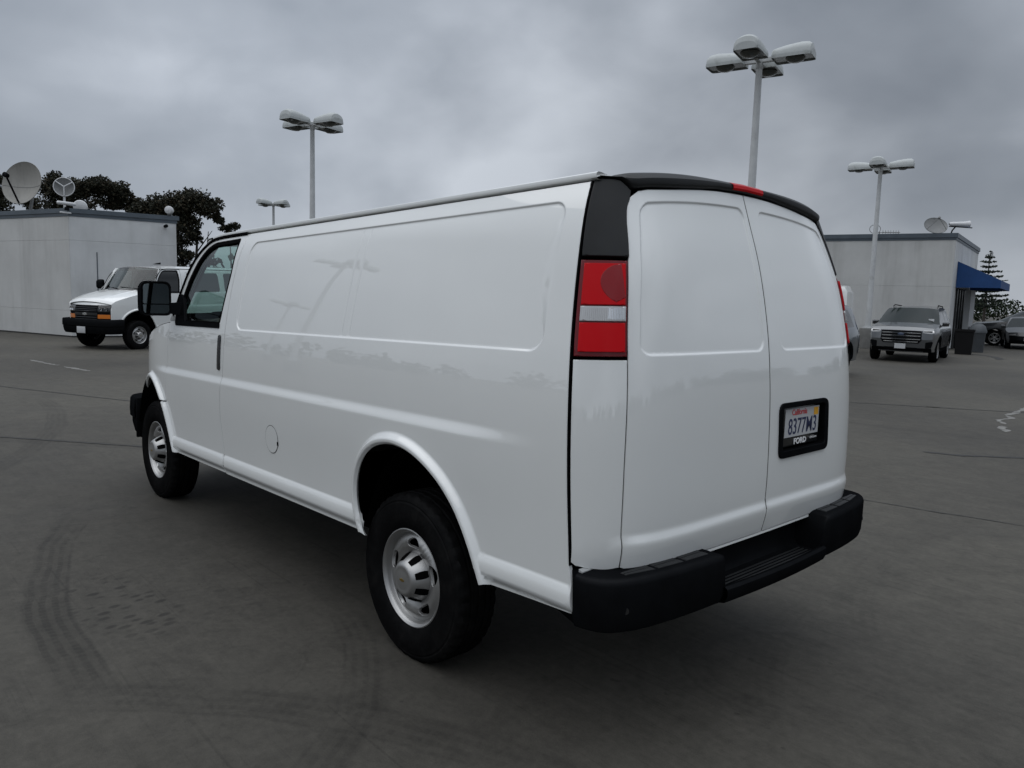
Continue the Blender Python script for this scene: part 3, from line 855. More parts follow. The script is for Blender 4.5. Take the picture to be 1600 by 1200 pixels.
    cp = MB(); cp.loft([cap_row(y) for y in np.concatenate([[-.785, -.775, -.76, -.74, -.725, -.71], np.linspace(-.70, .70, 61), [.71, .725, .74, .76, .79, .812, .822]])], False, False)
    cap = cp.build('roof_cap', M['trim_black'], t, 40)
    def lamp_row(y):
        q = cap_row(y)[2:6]; o = [(-.0035, 0, 0), (-.004, 0, 0), (-.004, 0, .001), (-.002, 0, .002)]
        return [tuple(np.add(a, b)) for a, b in zip(q, o)]
    bl = MB(); bl.loft([lamp_row(y) for y in np.linspace(-.125, .105, 14)], False); bl.build('brake_light', M['red_lens'], t, 40)
    # ------------------------------------------------ roof, hood, nose, windscreen
    rf = MB(); rf.grid(lambda x, v: tuple(S_roof(np.array([[x, v * (float(half_width(x, 2.045)) - .012)]]))[0]), np.linspace(-.925, 2.44, 50), np.linspace(-1, 1, 41))
    rf.build('roof', M['white_paint'], t, 60)
    hd = MB()
    def head_pt(a, v):
        p = Vector(S_roof(np.array([[2.44, v * (float(half_width(2.44, 2.045)) - .012)]]))[0]); q = Vector(ws_pt(1.0, v)); m_ = (p + q) / 2 + Vector((0, 0, .012))
        return tuple(((1 - a) ** 2) * p + 2 * a * (1 - a) * m_ + a * a * q)
    hd.grid(head_pt, np.linspace(0, 1, 7), np.linspace(-1, 1, 31)); hd.build('roof_header', M['white_paint'], t, 60)
    ho = MB(); ho.grid(lambda u, v: hood_pt(u, v), np.linspace(0, 1, 40), np.linspace(-1, 1, 61)); ho.build('hood', M['white_paint'], t, 60)
    cw = MB(); cw.grid(lambda a, v: tuple(Vector(hood_pt(0, v)) * (1 - a) + Vector(ws_pt(0, v)) * a + Vector((0, 0, -.012 * math.sin(a * math.pi)))), np.linspace(0, 1, 5), np.linspace(-1, 1, 31)); cw.build('cowl', M['black_plastic'], t, 60)
    wg = MB(); wg.grid(lambda u, v: ws_pt(u, v), np.linspace(0, 1, 14), np.linspace(-1, 1, 41)); wsc = wg.build('windscreen', M['glass'], t, 60)
    wb = MB()
    for v0, v1 in ((-1.0, -.955), (.955, 1.0)):
        wb.grid(lambda u, v: ws_pt(u, v, .004), np.linspace(0, 1, 14), np.linspace(v0, v1, 3))
    for u0, u1 in ((0, .05), (.955, 1)): wb.grid(lambda u, v: ws_pt(u, v, .004), np.linspace(u0, u1, 3), np.linspace(-1, 1, 41))
    wb.build('windscreen_band', M['black_gloss'], wsc, 60)
    wp = MB()
    for y0, y1 in ((.62, -.02), (-.08, -.66)):
        wp.tube([Vector(ws_pt(.02, y0 / .9)) + Vector((.02, 0, .015)), Vector(ws_pt(.10, y1 / .9)) + Vector((.012, 0, .012))], .008, 6)
    wp.build('wiper', M['rubber_seal'], t)
    # nose: white strip, black grille block with lamps, bumper
    npoly = lambda y0, y1, z0, z1, r_=.02: round_poly([(y0, z0), (y1, z0), (y1, z1), (y0, z1)], r_)
    skin('nose_panel', M['white_paint'], t, S_nose, round_poly([(-.795, .60), (.795, .60), (.795, 1.165), (.5, 1.195), (0, 1.21), (-.5, 1.195), (-.795, 1.165)], .01), (1, 0, 0), holes=[npoly(-.755, .755, .70, 1.145)], step=.08, edge=.04, r=.004, depth=.03)
    grl = skin('grille', M['black_plastic'], t, S_nose, npoly(-.75, .75, .705, 1.14, .03), (1, 0, 0), step=.08, edge=.04, r=.006, depth=.02, proud=-.004)
    gb = MB()
    for z in (.76, .81, .86, 1.01, 1.05, 1.09):
        ys = np.linspace(-.40, .40, 12); P = S_nose(np.stack([ys, np.full(12, z)], 1)); gb.tube([(p[0] + .006, p[1], p[2]) for p in P], .009, 6)
    gb.build('grille_bars', M['black_gloss'], grl)
    gm = MB(); ys = np.linspace(-.42, .42, 14); P = S_nose(np.stack([ys, np.full(14, .935)], 1)); gm.loft([[(p[0] + .012, p[1], p[2] + a) if b else (p[0] - .01, p[1], p[2] + a) for a, b in ((-.04, 0), (-.032, 1), (.032, 1), (.04, 0))] for p in P], False); gm.build('grille_crossbar', M['black_gloss'], grl)
    eb = MB(); bow = [(-.085, -.022), (-.036, -.022), (-.026, -.036), (.030, -.036), (.022, -.022), (.078, -.022), (.085, .022), (.036, .022), (.026, .036), (-.030, .036), (-.022, .022), (-.078, .022)]
    xn = float(xf_nose(.935)) + .012
    eb.loft([[(xn, p[0], .935 - RAKE * xn + p[1]) for p in bow], [(xn + .012, p[0] * .92, .935 - RAKE * xn + p[1] * .9) for p in bow]], True, True); eb.build('grille_emblem', M['chrome'], grl, 0)
    for sg in (1, -1):
        hl = skin('headlight', M['black_gloss'], t, S_nose, npoly(.42 * sg, .748 * sg, .985, 1.13, .02), (1, 0, 0), step=.05, edge=.03, r=.004, depth=.02, proud=.006)
        for yy in (.52, .655):
            c = S_nose(np.array([[yy * sg, 1.058]]))[0]; lm = MB(); lm.lathe([(.0, .004), (.028, .006), (.045, .014), (.047, .020)], 20, 'x', tuple(c)); lm.build('lamp_bowl', M['chrome'], hl)
        skin('turn_signal', M['amber_lens'], t, S_nose, npoly(.42 * sg, .748 * sg, .830, .925, .012), (1, 0, 0), step=.05, edge=.03, r=.004, depth=.02, proud=.006)
    # front bumper wrapping round to the wheel arch
    def fb(s_):
        pts = [(3.90, .99), (4.02, .985), (4.14, .955), (4.25, .87), (4.315, .70), (4.345, .40), (4.355, 0)]
        q = dense(pts + [(x, -y) for x, y in pts[::-1][1:]], .05); return q
    path = fb(0); fbm = MB(); rows = []
    for i, p in enumerate(path):
        d = path[min(i + 1, len(path) - 1)] - path[max(i - 1, 0)]; nrm = np.array([-d[1], d[0]]); nrm /= np.linalg.norm(nrm); nrm = -nrm if nrm @ (p - np.array([3.4, 0])) < 0 else nrm
        rows.append([(p[0] + nrm[0] * o, p[1] + nrm[1] * o, z - RAKE * p[0]) for o, z in ((-.10, .815), (-.012, .815), (.0, .80), (.006, .72), (.004, .655), (-.012, .64), (-.012, .60), (-.03, .52), (-.06, .47), (-.14, .465))])
    fbm.loft(rows, False, False); fbm.build('front_bumper', M['black_plastic'], t, 35)
    for sg in (1, -1):
        fe = MB(); fe.box((3.895, sg * .945, .65 - RAKE * 3.9), (.02, .085, .33), bevel=.01); fe.build('bumper_end', M['black_plastic'], t)
    fp = MB(); fp.box((4.362, -.02, .56 - RAKE * 4.35), (.008, .31, .155), bevel=.003); fpl = fp.build('front_plate', M['plate_white'], t)
    # ------------------------------------------------ rear step bumper
    zb = lambda y: .690 - .022 - .02 * (1 - min(1, abs(y) / .95) ** 2) * 0
    outer = dense([(-1.063, 1.012), (-1.12, 1.004), (-1.175, .975), (-1.215, .92), (-1.245, .82), (-1.268, .64), (-1.280, .44)], .03)
    zt0 = .672
    for sg in (1, -1):
        rows = []
        for i, p in enumerate(outer):
            d = outer[min(i + 1, len(outer) - 1)] - outer[max(i - 1, 0)]; n_ = np.array([d[1], -d[0]]); n_ /= np.linalg.norm(n_)
            if n_ @ (p - np.array([-.6, .3])) < 0: n_ = -n_
            inn = np.array([max(p[0] + .16, -1.115), min(p[1], .93) if i else .93])
            sec = []
            zt = zt0 + .012 - .0 * i
            zlow = .488
            for o, z in ((-.028, zt), (-.013, zt - .003), (-.004, zt - .011), (0, zt - .024), (.0, zt - .10), (-.003, zlow + .035), (-.010, zlow + .010), (-.03, zlow)):
                sec.append((p[0] + n_[0] * o, sg * (p[1] + n_[1] * o), z - RAKE * p[0]))
            rows.append([(inn[0], sg * inn[1], zt - RAKE * p[0])] + sec + [(inn[0], sg * inn[1], zlow - RAKE * p[0])])
        # inner end: a sloping cheek down to the step
        last = rows[-1]
        rows.append([(x + .006, y - sg * .022, min(z, zt0 + .004 - RAKE * -1.28)) for x, y, z in last])
        rows.append([(x + .012, y - sg * .034, min(z, zt0 - .02 - RAKE * -1.28)) for x, y, z in last])
        rows.append([(x + .016, y - sg * .046, min(z, .60 - RAKE * -1.28)) for x, y, z in last])
        rows.append([(x + .018, y - sg * .058, min(z, .525 - RAKE * -1.28)) for x, y, z in last])
        b = MB(); b.loft(rows, True, True); bb = b.build('rear_bumper', M['black_plastic'], t, 42)
        pads = MB()
        for k in range(3):
            y0, y1 = .47 + k * .145, .60 + k * .145
            xo = [np.interp(y, outer[::-1][:, 1], outer[::-1][:, 0]) for y in (y0, y1)]
            for q in range(2):
                f0, f1 = .12 + q * .42, .48 + q * .42
                ring = []
                for (y, x_) in ((y0, xo[0]), (y1, xo[1])):
                    for f in ((f0, f1) if y == y0 else (f1, f0)):
                        ring.append((x_ + .035 + (-1.155 - x_ - .035) * (1 - f) * .9 + .0, sg * y))
                zt = zt0 + .012 + RAKE * 1.22
                pads.loft([[(x, y, zt - .004) for x, y in ring], [(x, y, zt + .0015) for x, y in ring], [((x - np.mean([r_[0] for r_ in ring])) * .9 + np.mean([r_[0] for r_ in ring]), (y - np.mean([r_[1] for r_ in ring])) * .94 + np.mean([r_[1] for r_ in ring]), zt + .0035) for x, y in ring]], True, True)
        pads.build('step_pad', M['trim_black'], bb, 0)
        ss = MB(); c = np.array([-1.223, .93]); ss.lathe([(.0, .002), (.012, .002), (.014, -.004), (.014, -.01)], 16, 'x')
        ss.xf(Matrix.Translation((-1.2135, sg * .916, .60)) @ Matrix.Rotation(R(-40 * sg), 4, 'Z') @ Matrix.Rotation(R(180), 4, 'Z')); ss.build('bumper_plug', M['black_gloss'], bb)
    sp = MB(); rows = []
    for y in np.linspace(-.40, .40, 25):
        xr = -1.297 + .017 * (abs(y) / .42) ** 2
        sec = [(-1.13, .67), (-1.135, .56), (-1.15, .535), (-1.17, .528), (xr + .055, .528), (xr + .04, .531), (xr + .03, .545), (xr + .012, .550), (xr, .541), (xr - .002, .515), (xr + .010, .488), (xr + .05, .478), (-1.10, .478)]
        rows.append([(x, y, z - RAKE * x) for x, z in sec])
    sp.loft(rows, False); stp = sp.build('bumper_step', M['black_plastic'], t, 35)
    tr = MB()
    for x in (-1.18, -1.20, -1.22, -1.24): tr.box((x, 0, .5285 - RAKE * x), (.009, .70, .006), bevel=.002)
    tr.build('step_tread', M['trim_black'], stp, 0)
    hb = MB(); hb.box((-1.10, 0, .62), (.05, 1.86, .16)); hb.build('bumper_beam', M['under_dark'], t)
    # bracket seen between the rear corner and the bumper
    for sg in (1, -1):
        br = MB(); br.loft([[(-1.058, sg * y, .695 + RAKE), (-1.075, sg * y, .69 + RAKE), (-1.085, sg * y, .535 + RAKE), (-1.062, sg * y, .535 + RAKE)] for y in (.90, .985)], True, True); br.build('bumper_bracket', M['trim_grey'], t, 0)
    # ------------------------------------------------ fuel door, mirror
    ell = [(1.272 + .105 * .74 * math.cos(q) * 1.0, .831 + .078 * math.sin(q)) for q in np.linspace(0, 2 * math.pi, 40, endpoint=False)]
    gp = skin('fuel_door', M['white_paint'], t, lambda p: S_side(p), ell, (0, 1, 0), step=.025, edge=.012, r=.003, depth=.006, proud=.0035)
    ge = skin('fuel_door_gap', M['rubber_seal'], gp, S_side, [(1.272 + (a[0] - 1.272) * 1.035, .831 + (a[1] - .831) * 1.035) for a in ell], (0, 1, 0), step=.03, edge=.012, r=0, depth=.0, proud=.0016)
    fn = MB(); p = S_side(np.array([[1.272 - .076, .815]]))[0]; fn.box((p[0], p[1] + .003, p[2]), (.012, .004, .022), bevel=.002); fn.build('fuel_door_notch', M['rubber_seal'], gp)
    for sg in (1, -1):
        # mirror housing: rounded box lofted along x, glass on the rear face
        cy, cz = 1.128, 1.558
        def rr(hw, hh, rad, x, dy=0, dz=0):
            return [(x, sg * (cy + dy + p[0]), cz + dz + p[1]) for p in round_poly([(-hw, -hh), (hw, -hh), (hw, hh), (-hw, hh)], [rad * .8, rad * .8, rad, rad], 6)]
        mb = MB(); mb.loft([rr(.094, .108, .045, 2.862), rr(.101, .117, .05, 2.858), rr(.104, .120, .05, 2.868), rr(.104, .120, .055, 2.90), rr(.098, .113, .06, 2.94), rr(.080, .092, .06, 2.975), rr(.045, .055, .04, 2.992)], True, True)
        mir = mb.build('mirror', M['black_plastic'], t, 40)
        g1 = MB(); g1.loft([[(2.8595, sg * (cy + p[0]), cz + p[1]) for p in round_poly([(-.088, -.036), (.088, -.036), (.086, .104), (-.086, .104)], [.01, .01, .04, .04], 5)], [(2.8575, sg * (cy + p[0] * .98), cz + p[1] * .99) for p in round_poly([(-.088, -.036), (.088, -.036), (.086, .104), (-.086, .104)], [.01, .01, .04, .04], 5)]], True, True)
        g1.xf(Matrix.Translation((-.002, 0, 0))); g1.build('mirror_glass', M['mirror_glass'], mir, 0)
        g2 = MB(); q = round_poly([(-.086, -.104), (.086, -.104), (.088, -.042), (-.088, -.042)], [.03, .03, .01, .01], 5)
        g2.loft([[(2.8575, sg * (cy + p[0]), cz + p[1]) for p in q], [(2.8555, sg * (cy + p[0] * .98), cz + (p[1] + .073) * .98 - .073) for p in q]], True, True); g2.build('mirror_glass', M['mirror_glass'], mir, 0)
        arm = MB(); arm.loft([[(2.80, sg * .955, 1.44), (2.90, sg * .965, 1.44), (2.90, sg * .955, 1.535), (2.80, sg * .955, 1.535)], [(2.865, sg * 1.04, 1.455), (2.935, sg * 1.04, 1.455), (2.935, sg * 1.04, 1.525), (2.865, sg * 1.04, 1.525)]], True, True)
        arm.build('mirror_arm', M['black_plastic'], mir, 0)
    # ------------------------------------------------ wheels, wells, underbody, cab
    for x, ty in ((-.028, .862), (3.429, .862)):
        van_wheel(t, x, ty, 1); van_wheel(t, x, -ty, -1)
    ub = MB(); ub.box((.0, 0, .53), (.84, 1.30, .06)); ub.box((1.55, 0, .50), (2.5, 1.78, .06)); ub.box((-.83, 0, .56), (.40, 1.76, .10)); ub.box((3.43, 0, .56), (.9, 1.3, .1))
    ub.build('underbody', M['under_dark'], t)
    fr_ = MB()  # rails, spare wheel, tank, axle: unseen parts added to deepen the shade beneath
    for sg in (1, -1): fr_.box((1.45, sg * .48, .46), (3.9, .08, .14))
    fr_.box((-.62, .0, .52), (.06, 1.1, .10)); fr_.build('frame_rails', M['under_dark'], t, 0)
    sp_ = MB(); sp_.lathe([(.0, .46), (.22, .46), (.33, .44), (.375, .46), (.385, .53), (.375, .60), (.30, .63), (.0, .63)], 36, 'z', (-.68, -.05, 0)); sp_.build('spare_wheel', M['tyre'], t, 40)
    ft = MB(); ft.box((1.35, .12, .40), (1.5, .55, .22), bevel=.05); ft.build('fuel_tank', M['under_dark'], t)
    axl = MB(); axl.tube([(0, -.8, .37), (0, .8, .37)], .05, 10); axl.lathe([(.0, -.14), (.12, -.1), (.16, 0), (.12, .1), (.0, .14)], 16, 'y', (0, 0, .37)); axl.build('rear_axle', M['under_dark'], t)
    for x0 in (-.10, 3.42):
        for sg in (1, -1):
            wl = MB(); pr_ = [(.50, .60), (.50, .955)]
            rows = []
            for q in np.linspace(R(14), R(166), 24):
                rx, rz = (.455, .60) if x0 < 1 else (.475, .63)
                rows.append([(x0 + rx * math.cos(q), sg * .965, .38 + rz * math.sin(q)), (x0 + rx * math.cos(q), sg * .60, .38 + rz * math.sin(q))])
            wl.loft(rows, False)
            wl.add([(x0 + .48, sg * .60, .56), (x0 - .48, sg * .60, .56), (x0 - .48, sg * .60, 1.05), (x0 + .48, sg * .60, 1.05)], [(0, 1, 2, 3)])
            wl.build('wheel_well', M['under_dark'], t, 40)
    # dark inner shell so that the shut lines stay dark
    for sg in (1, -1):
        sh = MB()
        def shp(x, z): 
            p = S_side(np.array([[x, z]]), False)[0]; return (p[0], sg * (p[1] - .042), p[2])
        sh.grid(shp, np.linspace(-.84, 1.96, 30), np.linspace(1.02, 2.0, 12)); sh.grid(shp, np.linspace(.45, 2.94, 20), np.linspace(.53, 1.02, 6)); sh.grid(shp, np.linspace(1.96, 3.06, 10), np.linspace(1.02, 1.425, 5)); sh.grid(shp, np.linspace(-.98, -.62, 6), np.linspace(.56, 1.45, 8))
        sh.build('inner_shell', M['under_dark'], t, 60)
    sr = MB(); sr.grid(lambda y, z: (float(rear_x(np.array([y]), np.array([z]))[0]) + .075, y, z - RAKE * -1.1), np.linspace(-.93, .93, 24), np.linspace(.60, 1.46, 10)); 
    sr.grid(lambda y, z: (float(rear_x(np.array([y * float(half_width(0, z))]), np.array([z]))[0]) + .075, y * (float(half_width(0, z)) - .06), z - RAKE * -1.1), np.linspace(-1, 1, 24), np.linspace(1.46, 2.03, 10)); sr.build('inner_shell', M['under_dark'], t, 60)
    blk = MB(); blk.box((1.72, 0, 1.22), (.02, 1.55, 1.34)); blk.build('bulkhead', M['trim_grey'], t)
    fl = MB(); fl.box((2.45, 0, .80), (1.5, 1.8, .04)); fl.build('cab_floor', M['under_dark'], t)
    hl_ = MB(); hl_.grid(lambda x, v: (x, v * .78, 1.985 - RAKE * x + .03 * (1 - v * v)), np.linspace(1.7, 2.58, 4), np.linspace(-1, 1, 9)); hl_.build('headlining', M['headlining'], t)
    db = MB(); db.loft([[(3.05, y, 1.40 - RAKE * 3), (2.78, y, 1.41 - RAKE * 3), (2.70, y, 1.34 - RAKE * 3), (2.74, y, 1.0), (3.0, y, .9)] for y in (-.86, 0, .86)], True, True); db.build('dashboard', M['under_dark'], t, 30)
    for y in (.46, -.46):
        s_ = MB(); s_.box((2.25, y, 1.02), (.50, .50, .16), bevel=.05); sroot = s_.build('seat', M['seat_grey'], t, 50)
        b = MB(); b.box((0, 0, .33), (.13, .48, .66), bevel=.05); b.xf(Matrix.Translation((2.0, y, 1.06)) @ Matrix.Rotation(R(-14), 4, 'Y')); b.build('backrest', M['seat_grey'], sroot, 50)
        h = MB(); h.box((0, 0, .76), (.10, .28, .19), bevel=.04); h.xf(Matrix.Translation((2.0, y, 1.06)) @ Matrix.Rotation(R(-14), 4, 'Y')); h.build('headrest', M['seat_grey'], sroot, 50)
    sw = MB(); n = 28
    ring = [Matrix.Translation((2.60, .46, 1.40)) @ Matrix.Rotation(R(-52), 4, 'Y') @ Vector((.19 * math.cos(2 * math.pi * k / n), .19 * math.sin(2 * math.pi * k / n), 0)) for k in range(n + 1)]
    sw.tube(ring, .014, 8, False)
    for k in (0, n // 2, 3 * n // 4): sw.tube([ring[k], Vector((2.62, .46, 1.385))], .013, 6)
    sw.lathe([(.0, .03), (.06, .02), (.07, 0)], 14, 'x', (2.60, .46, 1.39)); sw.build('steering_wheel', M['black_plastic'], t)
    return t

VAN = build_van()
# ================================================================ ground
def ground_material():
    m = bpy.data.materials.new('worn_concrete'); m.use_nodes = True
    t = NT(m.node_tree); t.t.nodes.clear()
    p = t.n('ShaderNodeBsdfPrincipled'); o = t.n('ShaderNodeOutputMaterial'); t.l(p.outputs[0], o.inputs[0])
    geo = t.n('ShaderNodeNewGeometry'); pos = geo.outputs['Position']
    sp = t.n('ShaderNodeSeparateXYZ'); t.l(pos, sp.inputs[0]); X, Y = sp.outputs[0], sp.outputs[1]
    def mapped(rot, sc):
        mp = t.n('ShaderNodeMapping'); t.l(pos, mp.inputs[0]); mp.inputs['Rotation'].default_value = (0, 0, rot); mp.inputs['Scale'].default_value = sc; return mp.outputs[0]
    big = t.noise(pos, .16, 5, .55); mid = t.noise(pos, .9, 7, .62, .6); fine = t.noise(pos, 26, 5, .7)
    grain = t.noise(pos, 190, 3, .7)
    base = t.ramp(big, [(.34, (.042, .0393, .0335)), (.5, (.057, .0532, .0448)), (.66, (.072, .0675, .0560))])
    f = t.math('SUBTRACT', mid, .5)
    k = t.math('ADD', 1.0, t.math('MULTIPLY', f, .55))
    k = t.math('ADD', k, t.math('MULTIPLY', t.math('SUBTRACT', fine, .5), .75))
    k = t.math('ADD', k, t.math('MULTIPLY', t.math('SUBTRACT', grain, .5), .8))
    # trowel streaks in two directions
    for rot, amp in ((R(18), .17), (R(-62), .14), (R(52), .14)):
        s1 = t.noise(mapped(rot, (.9, 15.0, 1)), 1.0, 7, .7)
        gate = t.sstep(t.noise(mapped(rot + 1, (.30, .30, 1)), 1.0, 3, .5), .45, .62)
        k = t.math('ADD', k, t.math('MULTIPLY', t.math('MULTIPLY', t.math('SUBTRACT', s1, .5), amp * 2.6), gate))
    k = t.math('ADD', k, t.math('MULTIPLY', t.math('SUBTRACT', t.noise(pos, 5.5, 9, .76, .4), .5), 1.15))
    # scratches and drag marks
    for rot, sc in ((R(12), (.55, 34, 1)), (R(-40), (.7, 42, 1)), (R(70), (.6, 38, 1)), (R(100), (.8, 50, 1))):
        s1 = t.sstep(t.noise(mapped(rot, sc), 1.0, 3, .6), .60, .70); gate = t.sstep(t.noise(mapped(rot + .5, (.55, .55, 1)), 1.0, 4, .6), .48, .60)
        k = t.math('SUBTRACT', k, t.math('MULTIPLY', t.math('MULTIPLY', s1, gate), .20))
    # faint cracks
    vo = t.n('ShaderNodeTexVoronoi', feature='DISTANCE_TO_EDGE'); vo.inputs['Scale'].default_value = .16
    wv = t.n('ShaderNodeVectorMath', operation='ADD'); nz = t.n('ShaderNodeTexNoise'); nz.inputs['Scale'].default_value = .9; nz.inputs['Detail'].default_value = 6; t.l(pos, nz.inputs['Vector'])
    sc_ = t.n('ShaderNodeVectorMath', operation='SCALE'); t.l(nz.outputs['Color'], sc_.inputs[0]); sc_.inputs['Scale'].default_value = 2.2
    t.l(pos, wv.inputs[0]); t.l(sc_.outputs[0], wv.inputs[1]); t.l(wv.outputs[0], vo.inputs['Vector'])
    crack = t.math('MULTIPLY', t.sstep(vo.outputs['Distance'], .0028, .0006), t.sstep(mid, .40, .58))
    k = t.math('MULTIPLY', k, t.math('SUBTRACT', 1.0, t.math('MULTIPLY', crack, .16)))
    dark = None
    # tyre marks: arcs of four ribs
    def arc(cx, cy, r, half, a0, a1, ribs, amt):
        nonlocal k
        dx = t.math('SUBTRACT', X, cx); dy = t.math('SUBTRACT', Y, cy)
        rr = t.math('SQRT', t.math('ADD', t.math('MULTIPLY', dx, dx), t.math('MULTIPLY', dy, dy)))
        rr = t.math('ADD', rr, t.math('MULTIPLY', t.math('SUBTRACT', t.noise(pos, 1.6, 4), .5), .10))
        u = t.math('DIVIDE', t.math('SUBTRACT', rr, r), half)
        band = t.sstep(t.math('ABSOLUTE', u), 1.0, .82)
        an = t.math('ARCTAN2', dy, dx)
        am = t.math('MULTIPLY', t.sstep(an, a0, a0 + .12), t.sstep(an, a1, a1 - .12))
        rib = t.sstep(t.math('SINE', t.math('MULTIPLY', u, math.pi * ribs)), -.5, .5)
        tread = t.sstep(t.math('SINE', t.math('MULTIPLY', t.math('MULTIPLY', an, r), 150.0)), -.8, .3)
        msk = t.math('MULTIPLY', t.math('MULTIPLY', band, am), t.math('ADD', .45, t.math('MULTIPLY', rib, t.math('ADD', .30, t.math('MULTIPLY', tread, .25)))))
        msk = t.math('MULTIPLY', msk, t.sstep(t.noise(pos, 2.2, 6, .7), .30, .60))
        k = t.math('MULTIPLY', k, t.math('SUBTRACT', 1.0, t.math('MULTIPLY', msk, amt)))
    arc(.75, -3.66, 5.80, .115, 1.08, 1.66, 4, .50)
    arc(.90, 2.65, 1.72, .10, -2.6, -1.75, 4, .36)
    arc(-1.9, 3.9, 2.95, .12, -1.9, -.55, 4, .30)
    arc(-1.21, -.31, .42, .09, -.9, 2.0, 3, .18)
    arc(-3.2, -1.2, 2.3, .10, -.9, .75, 4, .14)
    arc(-4.2, -2.6, 3.4, .11, -.7, .6, 4, .12)
    arc(9.5, 9.0, 8.4, .12, -2.5, -1.5, 4, .28)
    arc(12.0, -6.0, 9.2, .14, 1.9, 2.9, 4, .30)
    arc(2.0, -14.0, 6.0, .13, .4, 2.2, 4, .24)
    # lug-tread print left by a heavier tyre
    def lugs(cx, cy, rx, ry, rot, amt):
        nonlocal k
        mp = t.n('ShaderNodeMapping', vector_type='TEXTURE'); t.l(pos, mp.inputs[0]); mp.inputs['Location'].default_value = (cx, cy, 0); mp.inputs['Rotation'].default_value = (0, 0, rot)
        s2 = t.n('ShaderNodeSeparateXYZ'); t.l(mp.outputs[0], s2.inputs[0])
        e = t.math('SQRT', t.math('ADD', t.math('POWER', t.math('ABSOLUTE', t.math('DIVIDE', s2.outputs[0], rx)), 2), t.math('POWER', t.math('ABSOLUTE', t.math('DIVIDE', s2.outputs[1], ry)), 2)))
        m2 = t.n('ShaderNodeMapping'); t.l(mp.outputs[0], m2.inputs[0]); m2.inputs['Scale'].default_value = (17, 10, 1)
        v2 = t.n('ShaderNodeTexVoronoi'); v2.inputs['Scale'].default_value = 1.0; v2.inputs['Randomness'].default_value = .55; t.l(m2.outputs[0], v2.inputs['Vector'])
        msk = t.math('MULTIPLY', t.sstep(v2.outputs['Distance'], .42, .22), t.sstep(t.math('ADD', e, t.math('MULTIPLY', f, 1.4)), 1.0, .5))
        k = t.math('MULTIPLY', k, t.math('SUBTRACT', 1.0, t.math('MULTIPLY', msk, amt)))
    lugs(1.42, 1.80, .62, .26, .15, .50)
    lugs(1.05, 1.35, .45, .18, -.3, .20)
    # specks and oil spots
    sp2 = t.sstep(t.noise(pos, 11.0, 2, .5), .70, .76)
    k = t.math('MULTIPLY', k, t.math('SUBTRACT', 1.0, t.math('MULTIPLY', sp2, .30)))
    spot = t.sstep(t.noise(pos, 2.6, 3, .5), .715, .76)
    k = t.math('MULTIPLY', k, t.math('SUBTRACT', 1.0, t.math('MULTIPLY', spot, .32)))
    cvs = t.n('ShaderNodeVectorMath', operation='SCALE'); t.l(base, cvs.inputs[0]); t.l(t.math('MAXIMUM', k, .25), cvs.inputs['Scale'])
    t.l(cvs.outputs[0], p.inputs['Base Color'])
    t.val(p.inputs['Roughness'], t.math('ADD', .62, t.math('MULTIPLY', mid, .25)))
    p.inputs['Specular IOR Level'].default_value = .28
    bp = t.n('ShaderNodeBump'); bp.inputs['Strength'].default_value = .22; bp.inputs['Distance'].default_value = .004
    t.l(t.math('ADD', fine, t.math('MULTIPLY', grain, .5)), bp.inputs['Height']); t.l(bp.outputs[0], p.inputs['Normal'])
    return m
M['ground'] = ground_material()
M['tar'] = material('tar', (.018, .0175, .017), .75, var=.3, var_scale=5)
M['worn_white_line'] = material('worn_white_line', (.155, .153, .142), .7, var=.4, var_scale=9)
gmb = MB(); gmb.add([(-600, -600, 0), (600, -600, 0), (600, 600, 0), (-600, 600, 0)], [(0, 1, 2, 3)])
grd = gmb.build('ground', M['ground'], None, 0); grd['kind'] = 'structure'

def ribbon(name, pts, w0, mat, seed=1, wob=.25, z=.004):
    """a thin irregular strip lying on the ground"""
    rg = np.random.default_rng(seed); P = dense(pts, .08) if len(pts) > 2 else resample_line(pts, .12)
    V = []; F = []
    for i, p in enumerate(P):
        d = P[min(i + 1, len(P) - 1)] - P[max(i - 1, 0)]; n_ = np.array([-d[1], d[0]]); n_ /= np.linalg.norm(n_) + 1e-9
        w = w0 * (1 + wob * rg.normal()) * .5; w = max(w, w0 * .15); w2 = max(w0 * (1 + wob * rg.normal()) * .5, w0 * .15)
        if i in (0, len(P) - 1): w = w2 = w0 * .05
        V += [(p[0] + n_[0] * w, p[1] + n_[1] * w, z), (p[0] - n_[0] * w2, p[1] - n_[1] * w2, z)]
    for i in range(len(P) - 1): F.append((2 * i, 2 * i + 1, 2 * i + 3, 2 * i + 2))
    o = mesh_obj(name, V, F, mat, None, False); o['kind'] = 'structure'; return o
def resample_line(pts, st):
    a, b = np.array(pts[0], float), np.array(pts[1], float); n = max(2, int(np.linalg.norm(b - a) / st)); return a + (b - a) * np.linspace(0, 1, n)[:, None]

ribbon('floor_joint', [(14.0, -3.1), (2.96, -10.32), (1.9, -11.0), (.74, -11.74), (-6, -16.2)], .045, M['tar'], 2, .2)
ribbon('floor_joint', [(2.5, -2.9), (.9, -3.42), (.01, -3.66), (-.62, -3.78), (-1.21, -3.93), (-4.5, -4.6)], .014, M['tar'], 3, .35)
ribbon('floor_joint', [(22, 4.0), (12.6, 1.15), (10.4, .3), (8.6, -.5)], .03, M['tar'], 4, .3)
ribbon('floor_joint', [(9.2, 2.6), (7.4, 1.9), (6.2, 1.05), (5.0, .1)], .035, M['tar'], 12, .5)
ribbon('tar_streak', [(.45, -6.52), (.30, -6.58), (.09, -6.67), (-.41, -7.16), (-1.3, -8.0)], .075, M['tar'], 5, .25)
ribbon('tar_streak', [(6.9, -29.8), (6.2, -29.2), (5.6, -28.2), (5.3, -27.2)], .22, M['tar'], 6, .5)
